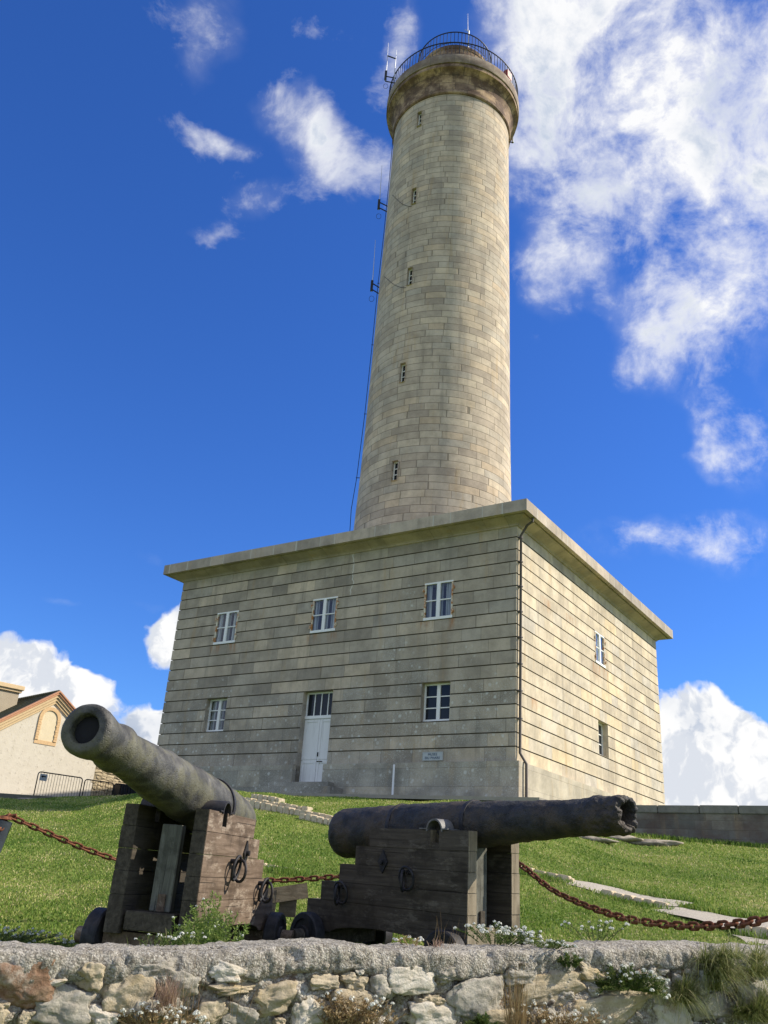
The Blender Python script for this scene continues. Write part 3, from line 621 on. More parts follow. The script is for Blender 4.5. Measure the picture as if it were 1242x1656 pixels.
mb = MB(); mb.tube([PA(3.5, 43.15, 0), PA(3.85, 43.1, 0)], .03, 6); mb.tube([PA(3.78, 43.05, 0), PA(3.78, 43.45, 0)], .025, 6); mb.build('bracket', M_rail, root)
mb = MB(); mb.tube([PA(3.82, 43.1, 0), PA(3.82, 43.42, 0)], .06, 8); mb.build('lamp_head', M_alu, root)
# thin cables clipped to the shaft from the slits to the brackets
for k, (a0, z0_, a1, z1_) in enumerate(((-126, 29.4, -158, 31.3), (-127, 35.0, -158, 37.2))):
    root = thing('thin_cable', ('dark cable sagging from the third slit window to the lower bracket', 'dark cable sagging from the fourth slit window to the upper bracket')[k], 'cable', tp(a0, z0_, .03))
    mb = MB(); mb.tube([tp(a0+(a1-a0)*t, z0_+(z1_-z0_)*t-.35*math.sin(math.pi*t)*(1-t), .015) for t in np.linspace(0, 1, 14)], .009, 5); mb.build('wire', M_rail, root)
# ---- plaque and white pole
pq = thing('plaque', 'small blue grey lettered plaque fixed low on the front wall', 'plaque', PF(3.12*S, .02, -.26*S))
a, b, z0, z1 = 2.72*S, 3.52*S, -.40*S, -.125*S
mb = MB(); bx(mb, PF, a, b, z0, z1, .004, .03); mb.build('panel', M_plaq, pq, bevel=.004)
mb = MB(); 
for p, q, u_, v_ in ((a-.01, b+.01, z1, z1+.012), (a-.01, b+.01, z0-.012, z0), (a-.01, a, z0, z1), (b, b+.01, z0, z1)): bx(mb, PF, p, q, u_, v_, .002, .036)
mb.build('rim', plain('plaque_rim', (.42, .42, .38), .6), pq)
for txt, zz in (('MUSEE', .135), ('DU PHARE', .035)):
    cu = bpy.data.curves.new('lettering', 'FONT'); cu.body = txt; cu.size = .10; cu.align_x = 'CENTER'; cu.extrude = .003; cu.space_character = 1.1
    o = bpy.data.objects.new('lettering', cu); COL.objects.link(o)
    M = Matrix((Vector(-E1), Vector(EZ), Vector(-E2))).transposed().to_4x4(); M.translation = Vector(PF((a+b)/2, .034, z0+zz-.0))
    dg = bpy.context.evaluated_depsgraph_get(); me = bpy.data.meshes.new_from_object(o.evaluated_get(dg)); COL.objects.unlink(o); bpy.data.objects.remove(o)
    me.transform(Matrix.Translation(-Vector(pq['wloc'])) @ M); me.materials.clear(); me.materials.append(M_ink)
    o = bpy.data.objects.new('lettering', me); COL.objects.link(o); o.parent = pq
wp = thing('marker_pole', 'slim white pole standing in front of the base between door and plaque', 'pole', (.84, 27.0, 2.45))
mb = MB(); mb.tube([(.84, 27.0, 2.35), (.835, 27.0, 3.48)], .032, 10); mb.tube([(.835, 27.0, 3.48), (.835, 27.0, 3.50)], [.03, .02], 10); mb.build('shaft', M_white, wp, smooth=True, auto=40)
mb = MB(); mb.tube([(.84, 27.0, 2.40), (.84, 27.0, 2.47)], .06, 10); mb.build('foot', M_con, wp)
# terrace slab in front of the base
mb = MB(); zt_ = C0[2]-1.745*S
for q in range(1):
    mb.box(-1.2, 8.2, PO, PO+.95, 0, .10, P=lambda s, o, z: tuple(np.array(PF(s, o, 0))*[1, 1, 0]+EZ*(zt_-.10+z+.012*s)))
struct(mb.build('pavement', M_con))

# ------------------------------------------------------------------ low terrace wall on the right
M_low = ashlar('low_wall_stone', .21, .62, .008, .01, 0., jmix=.5, tones=[(0., (.12, .115, .10)), (.4, (.20, .19, .16)), (.7, (.26, .24, .19)), (1., (.16, .15, .13))], stain=.6, rowjit=1.6)
lw = thing('terrace_wall', 'low grey stone retaining wall running right from the base corner', 'wall', tuple(C0-E1*.3))
ft = lambda t, o, z: tuple(np.array([C0[0], C0[1], 0])-E1*t-E2*o+EZ*z)
mb = MB()
NS = 60
for i in range(NS):
    a, b = .25+i*.28, .25+(i+1)*.28
    mb.face([ft(a, .0, .6), ft(b, .0, .6), ft(b, .0, 2.26), ft(a, .0, 2.26)], [(a, .6), (b, .6), (b, 2.26), (a, 2.26)])
mb.face([ft(.25, 0, 2.26), ft(17, 0, 2.26), ft(17, -.4, 2.26), ft(.25, -.4, 2.26)], [(0, 0)]*4)
mb.face([ft(.25, -.4, .6), ft(17, -.4, .6), ft(17, -.4, 2.26), ft(.25, -.4, 2.26)], [(0, 0), (17, 0), (17, 1), (0, 1)])
mb.build('masonry', M_low, lw, fixn=False)
mb = MB(); t_ = .25
while t_ < 17:
    b = t_+random.uniform(.8, 1.3); mb.box(t_, b-.012, .035+random.uniform(-.006, .006), -.43, 2.262, 2.45+random.uniform(-.006, .006), P=ft); t_ = b
mb.build('coping', plain('coping_stone', (.20, .19, .16), .85, 0, 5., .5, .6, .3, .02), lw, bevel=.015)

# ------------------------------------------------------------------ path: gravel and stone-block steps
M_block, g = newmat('step_stone'); P_ = g.n('ShaderNodeTexCoord', out=3); n_ = g.noise(P_, 6., 7, .7)
finish(M_block, g, g.mix(g.ss(n_, .3, .7), (.46, .38, .26), (.68, .58, .42)), .85, 0, g.noise(P_, 22., 6, .7), .8, .02)
M_gravel, g = newmat('gravel'); P_ = g.n('ShaderNodeTexCoord', out=3); n_ = g.noise(P_, 60., 4, .7); n2_ = g.noise(P_, 3., 5, .6)
finish(M_gravel, g, g.mix(g.ss(n_, .3, .7), (.30, .27, .22), (.50, .46, .38)), .95, 0, n_, .8, .01)
def step_row(name, A_, B_, h, drop=.35, thick=.22, lab=None):
    A_, B_ = Vector(A_), Vector(B_); d = (B_-A_); Lr = d.length; d.normalize(); n = Vector((d.y, -d.x, 0)).normalized()
    if n.y > 0: n = -n
    mb = MB(); s = 0.
    while s < Lr-.03:
        w_ = min(random.uniform(.13, .2), Lr-s); zz = random.uniform(-.012, .012); oo = random.uniform(-.012, .012)
        P = lambda a, b, c: tuple(A_+d*a-n*b+Vector((0, 0, c)))
        mb.box(s+.006, s+w_-.006, oo, thick, -drop, h+zz, P=P); s += w_
    o = mb.build(name, M_block, None, bevel=.014, smooth=False, origin=tuple(A_)); return tag(o, lab, 'step', 'stone block steps on the lawn path')
def onT(x, y, dz=0): return (x, y, T(x, y)+dz)
SR = [((2.15, 14.15), (3.10, 13.72), .11, 'short stone step row nearest the right cannon muzzle end of the path'),
      ((3.35, 13.17), (4.12, 12.62), .10, 'stone step row in the middle of the right path'),
      ((4.45, 11.28), (5.6, 10.6), .11, 'stone step row at the right edge of the photo'),
      ((-1.50, 13.55), (-.84, 13.42), .06, 'pale stone kerb seen between the two cannons'),
      ((-2.75, 22.6), (-2.0, 21.9), .13, 'short stone row highest on the left path'),
      ((-2.9, 21.7), (-1.2, 20.45), .11, 'long stone row on the upper left path'),
      ((-2.9, 21.0), (-.48, 18.85), .13, 'longest stone row crossing the left path'),
      ((-1.30, 19.05), (-.1, 17.9), .13, 'stone row nearest the breech of the right cannon')]
for a, b, h, lab in SR:
    step_row('stone_step', onT(*a, .0), onT(*b, .0), h, lab=lab)
def strip(pts, name, dz=.03):
    mb = MB(); n = len(pts)//2; dz -= .015
    for i in range(n-1):
        a, b, c, d = pts[i], pts[i+1], pts[n+i+1], pts[n+i]
        K = 12
        for u_ in range(K):
            for v_ in range(3):
                f = lambda s, t: (lambda x, y: (x+.10*noise.noise(Vector((x*2.5, y*2.5, 1))), y+.10*noise.noise(Vector((x*2.5, y*2.5, 7))), T(x, y)+dz+.02*noise.noise(Vector((x*2, y*2, 3)))))(*(np.array(a)*(1-s)*(1-t)+np.array(b)*s*(1-t)+np.array(d)*(1-s)*t+np.array(c)*s*t))
                mb.face([f(u_/K, v_/3), f((u_+1)/K, v_/3), f((u_+1)/K, (v_+1)/3), f(u_/K, (v_+1)/3)])
    return struct(mb.build(name, M_gravel))
strip([(2.75, 13.85), (3.35, 13.22), (4.2, 12.66), (3.4, 13.95), (3.9, 13.6), (4.6, 13.0)], 'path', .06)
strip([(3.80, 12.66), (4.25, 11.75), (4.7, 11.15), (5.75, 10.6), (4.2, 12.75), (4.85, 12.1), (5.5, 11.6), (6.5, 11.0)], 'path', .05)
strip([(4.35, 11.15), (4.4, 10.5), (4.9, 9.7), (5.5, 10.4), (5.9, 9.8), (6.0, 9.2)], 'path', .03)

# ------------------------------------------------------------------ rocks
M_rock, g = newmat('rock'); P_ = g.n('ShaderNodeTexCoord', out=3); n_ = g.noise(P_, 5., 8, .7)
finish(M_rock, g, g.mix(g.ss(n_, .3, .7), (.16, .14, .11), (.42, .37, .29)), .9, 0, g.noise(P_, 14., 8, .7), .9, .03)
def rock_mesh(mb, c, rad, seed, ex=None, sub=3, mi=0, rough=.35, M=None, boxy=0.):
    bm = bmesh.new(); bmesh.ops.create_icosphere(bm, subdivisions=sub, radius=1)
    base = len(mb.v)
    for v in bm.verts:
        p = v.co.copy()
        if boxy:
            m_ = max(abs(p.x), abs(p.y), abs(p.z)); p = p.lerp(p/m_*.82, boxy)
        k = 1+rough*noise.noise(p*1.1+Vector((seed*7.1, seed*3.3, 0)))+rough*.45*noise.noise(p*2.7+Vector((seed, 9, seed)))+rough*.16*noise.noise(p*8+Vector((seed, 1, 3)))+rough*.10*noise.noise(p*19+Vector((seed, 5, 3)))
        # cleavage facets
        for j in range(4):
            n = Vector((math.sin(seed*3+j*2.1), math.cos(seed*1.7+j*4.3), math.sin(seed+j*1.9))).normalized(); d = p.dot(n)
            if d > .72: p -= n*(d-.72)*.85
        p *= k; p = Vector((p.x*rad[0], p.y*rad[1], p.z*rad[2]))
        if M: p = M @ p
        mb.v.append(tuple(p+Vector(c)))
    for f in bm.faces: mb.f.append(tuple(base+v.index for v in f.verts)); mb.mi.append(mi); mb.uv.append(None)
    bm.free()
for i, (x, y, r, lab) in enumerate([(5.75, 20.9, (.55, .28, .10), 'flat pale rock in the grass below the broken muzzle'), (6.55, 20.9, (.62, .25, .09), 'flat grey rock in the grass right of the broken muzzle'), (4.95, 19.6, (.42, .2, .07), 'low pale stone sunk in the lawn under the right barrel'), (5.3, 21.4, (.4, .2, .12), 'small rock behind the flat rocks on the lawn'), (-11.3, 31.6, (.4, .2, .05), 'pale flat stone on the lawn at the left edge')]):
    mb = MB(); rock_mesh(mb, onT(x, y, .02), r, i+3.); tag(mb.build('rock', M_rock, smooth=True, origin=onT(x, y)), lab, 'rock', 'rocks lying in the lawn')

# ------------------------------------------------------------------ outbuilding on the left
aO = R(45); O0 = np.array([-13.87, 39.64, 2.85]); NO = np.array([math.sin(aO), -math.cos(aO), 0]); UO = np.array([math.cos(aO), math.sin(aO), 0])
PO_ = lambda s, o, z: tuple(O0*[1, 1, 0]+UO*s+NO*o+EZ*z)
ob = thing('outbuilding', 'cream rendered gabled building with orange brick verge and arched blind window', 'building', PO_(0, 0, 2.6))
m_render, g = newmat('cream_render'); P_ = g.n('ShaderNodeTexCoord', out=3); n_ = g.noise(P_, 3.2, 7, .7); n2_ = g.noise(P_, 7., 5, .7)
c = g.mix(n_, (.56, .51, .42), (.76, .71, .61)); c = g.mix(g.ss(n2_, .56, .68, 0., .6), c, (.34, .30, .24)); finish(m_render, g, c, .9, 0, n2_, .5, .02)
M_brick = plain('orange_brick', (.68, .47, .26), .85, 0, 14., .25, .4); M_tile, g = newmat('roof_tile'); P_ = g.n('ShaderNodeTexCoord', out=3); n_ = g.noise(P_, 6., 6, .7)
finish(M_tile, g, g.mix(g.ss(n_, .3, .7), (.035, .038, .022), (.10, .095, .055)), .85, 0, g.noise(P_, 20, 4), .6, .02)
M_verge = plain('verge_tile', (.56, .29, .17), .7, 0, 10., .3, .3); M_corb = plain('gable_moulding', (.66, .50, .30), .85, 0, 10., .2, .3); M_cren = plain('blind_infill', (.74, .64, .45), .9, 0, 5., .12, .3)
pk, hw_, sl = 7.02, 2.75, .71; ez = pk-sl*hw_; uc = -.05
mb = MB(); 
mb.face([PO_(uc-hw_, 0, 2.0), PO_(uc+2.50, 0, 2.0), PO_(uc+2.50, 0, pk-sl*2.5), PO_(uc, 0, pk), PO_(uc-hw_, 0, ez)])
mb.face([PO_(uc+2.50, 0, 2.0), PO_(uc+2.50, -9, 2.0), PO_(uc+2.50, -9, pk-sl*2.5), PO_(uc+2.50, 0, pk-sl*2.5)])
mb.face([PO_(uc-hw_, 0, 2.0), PO_(uc-hw_, -9, 2.0), PO_(uc-hw_, -9, ez), PO_(uc-hw_, 0, ez)])
mb.face([PO_(uc-hw_, -9, 2.0), PO_(uc+2.50, -9, 2.0), PO_(uc+2.50, -9, pk-sl*2.5), PO_(uc, -9, pk), PO_(uc-hw_, -9, ez)])
mb.build('wall', m_render, ob, fixn=False)
for sg in (-1, 1):
    mb = MB(); n = 34      # tiled roof plane with real courses
    ln = hw_+.35
    for i in range(n):
        a, b = ln*i/n, ln*(i+1)/n
        za, zb = pk+.16-sl*a, pk+.16-sl*b
        f = lambda s, o, z: PO_(uc+sg*s, o, z)
        mb.face([f(a, .12, za), f(b, .12, zb+.02), f(b, -9.2, zb+.02), f(a, -9.2, za)]); mb.face([f(b, .12, zb+.02), f(b, .12, zb), f(b, -9.2, zb), f(b, -9.2, zb+.02)])
    mb.build('roof', M_tile, ob, fixn=False)
    mb = MB(); mb.box(0, ln, .0, .20, 0, 0.10, P=lambda a, b, c: PO_(uc+sg*a, b, pk+.07+c-sl*a)); mb.box(0, ln, .02, .24, .102, .17, P=lambda a, b, c: PO_(uc+sg*a, b, pk+.07+c-sl*a)); mb.build('verge', M_verge, ob)
    for k, (zz, th, pr) in enumerate(((-.06, .12, .15), (-.20, .12, .10), (-.32, .10, .06))):
        mb = MB(); mb.box(0, ln, .0, pr, 0, th, P=lambda a, b, c: PO_(uc+sg*a, b, pk+zz+c-sl*a)); mb.build('moulding', M_corb, ob)
mb = MB(); 
for i in range(48): mb.tube([PO_(uc, .1-i*.2, pk+.2), PO_(uc, -.13-i*.2, pk+.17)], [.09, .075], 8)
mb.build('ridge_tiles', M_tile, ob)
# chimney
mb = MB(); mb.box(-2.05, -.62, -3.9, -2.6, 6.3, 7.30, P=lambda a, b, c: PO_(a, b, c)); ch = mb.build('chimney', plain('chimney_render', (.42, .36, .27), .9, 0, 5., .15, .3), ob)
mb = MB(); mb.box(-2.13, -.54, -3.98, -2.52, 7.30, 7.42, P=PO_); mb.box(-2.2, -.47, -4.05, -2.45, 7.42, 7.62, P=PO_); mb.build('chimney_cap', M_corb, ch, bevel=.02)
# blind window
bw = MB(); cx_, z0b, z1b, hwb = -.15, 4.93, 6.02, .50
bw.box(cx_-hwb, cx_+hwb, -.02, .02, z0b-.02, z0b+.14, P=PO_)
def arch(r): return [(cx_+r*math.cos(t), z1b+r*math.sin(t)) for t in np.linspace(math.pi, 0, 17)]
a1, a2 = arch(hwb), arch(hwb-.15)
for (p, q), (r_, s2) in zip(zip(a1[:-1], a1[1:]), zip(a2[:-1], a2[1:])):
    F = [PO_(p[0], .045, p[1]), PO_(q[0], .045, q[1]), PO_(s2[0], .045, s2[1]), PO_(r_[0], .045, r_[1])]; bw.face(F)
    bw.face([PO_(p[0], .045, p[1]), PO_(q[0], .045, q[1]), PO_(q[0], 0, q[1]), PO_(p[0], 0, p[1])]); bw.face([PO_(r_[0], .045, r_[1]), PO_(s2[0], .045, s2[1]), PO_(s2[0], 0, s2[1]), PO_(r_[0], 0, r_[1])])
for k in range(9):
    zz = z0b+.14+(z1b-z0b-.14)*k/9; h_ = (z1b-z0b-.14)/9
    bw.box(cx_-hwb, cx_-hwb+.15-(k % 2)*.02, 0, .045, zz+.004, zz+h_-.004, P=PO_); bw.box(cx_+hwb-.15+(k % 2)*.02, cx_+hwb, 0, .045, zz+.004, zz+h_-.004, P=PO_)
wo = bw.build('blind_window', M_brick, ob, fixn=False)
mb = MB(); mb.face([PO_(cx_-hwb+.14, .008, z0b+.1), PO_(cx_+hwb-.14, .008, z0b+.1)]+[PO_(x, .008, z) for x, z in reversed(arch(hwb-.14))]); mb.build('infill', M_cren, wo, fixn=False)
# rubble wall to its right, and low dark kerb in front
rw = thing('rubble_wall', 'rough rubble stone wall continuing right of the cream gable', 'wall', PO_(3.5, 0, 2.7))
mb = MB(); rnd = random.Random(4)
mb.box(2.46, 7.6, -.6, -.02, 1.8, 4.75, P=PO_); mb.build('core', plain('rubble_mortar', (.30, .25, .17), .95, 0, 8., .3, .5), rw)
mb = MB()
for r_ in range(14):
    s = 2.5+rnd.uniform(-.1, .1)
    while s < 5.6:
        w_ = rnd.uniform(.18, .42); rock_mesh(mb, PO_(s+w_/2, -.03, 2.72+r_*.145+rnd.uniform(-.03, .03)), (w_*.60, .055, .088), s*3+r_, sub=2, boxy=.6, M=Matrix.Rotation(aO, 3, 'Z')); s += w_
mb.build('rubble_stones', plain('rubble_stone', (.46, .38, .25), .9, 0, 6., .4, .5), rw)
mb = MB(); mb.box(-6, 1.6, 1.2, 1.5, 1.8, 2.62, P=lambda a, b, c: PO_(a, b, c+.055*(a+2.2) if c > 2 else c)); mb.box(1.6, 7.0, 1.2, 1.5, 1.8, 2.82, P=PO_)
tag(mb.build('kerb_wall', plain('kerb_concrete', (.17, .165, .14), .9, 0, 5., .3, .3), None, origin=PO_(0, 1.4, 2.3)), 'low dark kerb wall at the foot of the cream gable', 'kerb')
yd = MB(); yd.box(-7, 8.5, -3, 1.2, 2.0, 2.60, P=PO_); struct(yd.build('yard', M_con))
dk = thing('service_box', 'dark slatted metal box behind the third barrier', 'box', PO_(3.9, .6, 3.0))
mb = MB(); mb.box(3.45, 4.5, .2, .7, 2.9, 3.72, P=PO_); mb.build('cabinet', plain('dark_metal', (.02, .022, .026), .5, .2), dk)
mb = MB(); 
for k in range(6): mb.box(3.5+k*.17, 3.6+k*.17, .71, .735, 3.3, 3.65, P=PO_)
mb.build('grille', M_rail, dk)
# crowd barriers
def barrier(s0_, s1_, lab, sign=False, o=1.2, zb=2.62, zt=3.63):
    root = thing('crowd_barrier', lab, 'barrier', PO_((s0_+s1_)/2, o, zb), 'crowd barriers in front of the gable')
    mb = MB(); r_ = .12; pts = [(s0_, zb-.1)]+[(s0_+r_-r_*math.cos(t), zt-r_+r_*math.sin(t)) for t in np.linspace(0, math.pi/2, 6)]+[(s1_-r_+r_*math.sin(t), zt-r_+r_*math.cos(t)) for t in np.linspace(0, math.pi/2, 6)]+[(s1_, zb-.1)]
    mb.tube([PO_(a, o, b) for a, b in pts], .024, 8); mb.tube([PO_(s0_, o, zb+.06), PO_(s1_, o, zb+.06)], .016, 6); mb.build('frame', M_rail, root, smooth=True)
    n = int((s1_-s0_)/.125); mb = MB()
    for k in range(1, n): x = s0_+(s1_-s0_)*k/n; mb.tube([PO_(x, o, zb+.06), PO_(x, o, zt)], .0085, 5)
    mb.build('bars', M_rail, root)
    for a in (s0_+.3, s1_-.3):
        mb = MB(); mb.tube([PO_(a, o-.25, zb-.02), PO_(a, o+.25, zb-.02)], .016, 6); mb.build('foot', M_rail, root)
    if sign:
        mb = MB(); mb.box(s0_+.08, s0_+.40, o+.026, o+.04, zt-.34, zt-.07, P=PO_); sg_ = mb.build('sign_panel', plain('sign_grey', (.42, .45, .48), .5), root)
        mb = MB(); zc_, xc = zt-.17, s0_+.24
        mb.face([PO_(xc-.11, o+.042, zc_), PO_(xc-.03, o+.042, zc_-.06), PO_(xc-.03, o+.042, zc_-.025), PO_(xc+.11, o+.042, zc_-.025), PO_(xc+.11, o+.042, zc_+.025), PO_(xc-.03, o+.042, zc_+.025), PO_(xc-.03, o+.042, zc_+.06)])
        mb.build('arrow', M_bore, sg_, fixn=False)
barrier(-.72, 1.30, 'black crowd barrier carrying the small arrow sign', True, zt=3.66)
barrier(1.42, 2.82, 'black crowd barrier in front of the rubble wall edge', zt=3.63)
barrier(2.86, 4.9, 'black crowd barrier partly hidden under the left cannon barrel', zt=3.63)

# ------------------------------------------------------------------ cannons
def rot3(yaw, pt, rl):
    Rz = Matrix.Rotation(yaw, 3, 'Z'); Ry = Matrix.Rotation(-pt, 3, 'Y'); Rx = Matrix.Rotation(rl, 3, 'X'); return Rz @ Ry @ Rx
HH = [.95, .783, .614, .448, .276, 0.]; LL = [1.232, 1.421, 1.632, 1.882, 2.078]; TH = .128; HS = .363
def cannon(label, pos, ang, wmat, fmat, barrel_fn, capm, endm):
    M = rot3(*[R(a) for a in ang]).to_4x4(); M.translation = Vector(pos)
    root = local('cannon', label, 'cannon', M, 'cannons on wooden carriages')
    rd = random.Random(int(abs(pos[0])*100))
    for sg in (-1, 1):
        mb = MB(); yi, yo = sorted((sg*(HS-TH), sg*HS))
        for k in range(5):
            z0_, z1_ = HH[k+1]+.0008, HH[k]-.0008; j = rd.uniform(0, .008); l = LL[k]
            f = -rd.uniform(0, .006)
            if k == 0:
                mb.box(-l, -.445, yi+j, yo-j, z0_, z1_); mb.box(-.345, f, yi+j, yo-j, z0_, z1_); mb.box(-.445, -.345, yi+j, yo-j, z0_, z1_-.11)
            elif k == 4:        # lowest plank, arched between the trucks
                mb.box(-l, -1.72, yi+j, yo-j, z0_, z1_); mb.box(-.42, f, yi+j, yo-j, z0_, z1_); n = 14; xs = np.linspace(-1.72, -.42, n+1)
                for a, b in zip(xs[:-1], xs[1:]):
                    za = z0_+.075*math.sin(math.pi*(a+1.72)/1.3)**.5; zb = z0_+.075*max(0, math.sin(math.pi*(b+1.72)/1.3))**.5
                    if math.isnan(za): za = z0_
                    mb.face([(a, yi+j, za), (b, yi+j, zb), (b, yi+j, z1_), (a, yi+j, z1_)]); mb.face([(a, yo-j, za), (b, yo-j, zb), (b, yo-j, z1_), (a, yo-j, z1_)])
                    mb.face([(a, yi+j, za), (b, yi+j, zb), (b, yo-j, zb), (a, yo-j, za)]); mb.face([(a, yi+j, z1_), (b, yi+j, z1_), (b, yo-j, z1_), (a, yo-j, z1_)])
            else: mb.box(-l, f, yi+j, yo-j, z0_, z1_)
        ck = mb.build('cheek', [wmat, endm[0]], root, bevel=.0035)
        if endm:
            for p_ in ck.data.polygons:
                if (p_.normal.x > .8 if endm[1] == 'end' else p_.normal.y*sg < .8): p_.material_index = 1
        # trunnion strap: half tube with real thickness
        mb = MB(); n = 16; ro, ri = .098, .083; xc, zc_ = -.395, .945; ya, yb = sorted((sg*(HS-.19), sg*(HS+.008)))
        arc = lambda r: [(xc+r*math.cos(t), zc_+r*math.sin(t)) for t in np.linspace(-.1, math.pi+.1, n+1)]
        A1, A2 = arc(ro), arc(ri)
        for i in range(n):
            (p0, q0), (p1, q1) = A1[i], A1[i+1]; (r0_, s0_), (r1_, s1_) = A2[i], A2[i+1]
            mb.face([(p0, ya, q0), (p1, ya, q1), (p1, yb, q1), (p0, yb, q0)]); mb.face([(r0_, ya, s0_), (r1_, ya, s1_), (r1_, yb, s1_), (r0_, yb, s0_)])
            for yy in (ya, yb): mb.face([(p0, yy, q0), (p1, yy, q1), (r1_, yy, s1_), (r0_, yy, s0_)])
        mb.box(xc-.18, xc-ro+.004, ya, yb, .951, .962); mb.box(xc+ro-.004, xc+.16, ya, yb, .951, .962)
        mb.build('trunnion_strap', capm, ck, smooth=True, auto=35)
        # diamond washer plate with bolt
        mb = MB(); yy = sg*HS; y2 = sg*(HS+.012); Dm = [(-1.03+.062, .655), (-1.03, .76), (-1.03-.062, .655), (-1.03, .555)]
        mb.face([(a, y2, b) for a, b in Dm]); 
        for i in range(4): a, b = Dm[i], Dm[(i+1) % 4]; mb.face([(a[0], yy, a[1]), (b[0], yy, b[1]), (b[0], y2, b[1]), (a[0], y2, a[1])])
        mb.tube([(-1.03, yy, .655), (-1.03, sg*(HS+.04), .655)], .022, 8); mb.build('bolt_plate', fmat, ck)
        # ring bolts: an eye and a ring hanging from it, plus a second ring
        for (rx, rz, tl) in ((-.67, .53, .3), (-1.53, .36, .5)):
            mb = MB(); mb.tube([(rx, sg*HS, rz+.05), (rx, sg*(HS+.05), rz+.05)], .02, 8)
            c1 = Vector((rx, sg*(HS+.055), rz-.0)); t1 = tl
            mb.tube([tuple(c1+Vector((.085*math.cos(a), sg*.085*math.sin(a)*math.sin(t1)*.6, .095*math.sin(a)))) for a in np.linspace(0, 2*math.pi, 25)[:-1]], .0125, 8, closed=True)
            c2_ = c1+Vector((-.015, sg*.03, -.02))
            mb.tube([tuple(c2_+Vector((.045*math.cos(a), sg*(.065*math.cos(a)), .085*math.sin(a)))) for a in np.linspace(0, 2*math.pi, 25)[:-1]], .0125, 8, closed=True)
            mb.build('ring_bolt', fmat, ck, smooth=True, auto=60)
    # transom post, bed and axles
    mb = MB(); mb.box(-.24, -.16, -.085, .09, .172, .82); mb.build('stool_post', M_post, root, bevel=.006)
    mb = MB(); mb.box(-.165+.008, -.142, -.02, .045, .172, .30); mb.build('wedge', wmat, root, bevel=.004)
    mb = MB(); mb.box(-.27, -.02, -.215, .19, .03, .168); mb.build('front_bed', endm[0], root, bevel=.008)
    mb = MB(); mb.box(-1.98, -1.72, -HS+TH, HS-TH, .02, .2); mb.build('rear_bed', wmat, root, bevel=.008)
    for ax in (-.16, -1.93):
        mb = MB(); mb.box(ax-.08, ax+.08, -.39, .39, -.115, .012); mb.tube([(ax, -.64, -.045), (ax, .64, -.045)], .062, 16); axl = mb.build('axle', wmat, root, smooth=True, auto=30)
        for sg in (-1, 1):
            mb = MB(); a, b = sg*.40, sg*.52; pr = [(a, .06), (a, .195), (a+sg*.012, .207), (b-sg*.012, .207), (b, .195), (b, .15), (b-sg*.012, .145), (b-sg*.012, .09), (b+sg*.014, .085), (b+sg*.014, .06)]
            Mx = Matrix.Translation((ax, 0, -.045)) @ Matrix.Rotation(R(90), 4, 'Z')
            mb.lathe(pr, 40, Mx); mb.build('wheel', fmat, root, smooth=True, auto=30)
    barrel_fn(root)
    return root
def axis_frame(x0, y0, z0_, e, az):
    d = Vector((math.cos(e)*math.cos(az), math.cos(e)*math.sin(az), math.sin(e)))
    q = d.to_track_quat('X', 'Z').to_matrix().to_4x4(); q.translation = Vector((x0, y0, z0_)); return q
def barrelL(root):
    M = axis_frame(-.42, -.015, 1.079, .119, .007)
    kn = [(-1.33, .03), (-1.325, .12), (-1.30, .20), (-1.27, .242), (-1.2, .249), (-.9, .247), (-.87, .252), (-.84, .252), (-.81, .246), (-.5, .243), (-.2, .238), (0., .228), (.02, .232), (.06, .232), (.08, .222), (.3, .212), (.6, .200), (.66, .203), (.70, .203), (.73, .190), (1.0, .174), (1.25, .158), (1.38, .150), (1.43, .158), (1.48, .170), (1.53, .168), (1.58, .156), (1.63, .150), (1.70, .150), (1.76, .156), (1.83, .168), (1.90, .176), (1.955, .176), (1.98, .168), (1.992, .155), (1.995, .145)]
    xs = sorted({*[a for a, b in kn], *np.arange(-1.25, 1.99, .03).round(3).tolist()}); pr = [(x, float(np.interp(x, [a for a, b in kn], [b for a, b in kn]))) for x in xs]
    def dp(p, i, t):
        k = .0018*noise.noise(p*9)+.0018*noise.noise(p*30); return Vector((p.x+ .003*noise.noise(p*14), p.y*(1+k/.15), p.z*(1+k/.15)))
    # muzzle face and bore
    bore = .098
    pr2 = pr+[(1.996, .125), (1.994, bore+.008), (1.985, bore)]+[(x, bore*.97) for x in (1.93, 1.85, 1.80)]
    mb = MB(); mb.lathe(pr2, 80, M, caps=False, disp=dp); 
    b = mb.build('barrel', M_barrelL, root, smooth=True, auto=40)
    mb = MB(); mb.lathe([(1.80, .12), (1.82, .097), (1.90, .0955), (1.93, .0955), (1.935, .092), (1.94, .05), (1.94, .002)], 40, M, caps=False); mb.build('bore_plug', M_bore, b)
    mb = MB(); mb.lathe([(-.56, .236), (-.56, .258), (-.535, .262), (-.51, .258), (-.51, .236)], 64, M, caps=False); mb.build('reinforcing_band', M_fit, b, smooth=True, auto=40)
    mb = MB(); mb.lathe([(-1.52, .02), (-1.50, .055), (-1.46, .07), (-1.41, .06), (-1.38, .035), (-1.33, .04), (-1.30, .08)], 24, M, caps=False); mb.build('cascabel', M_barrelL, b, smooth=True)
    mb = MB(); mb.tube([(-.40, -.30, .985), (-.40, .30, .985)], .058, 20); mb.build('trunnion', M_barrelL, b, smooth=True, auto=40)
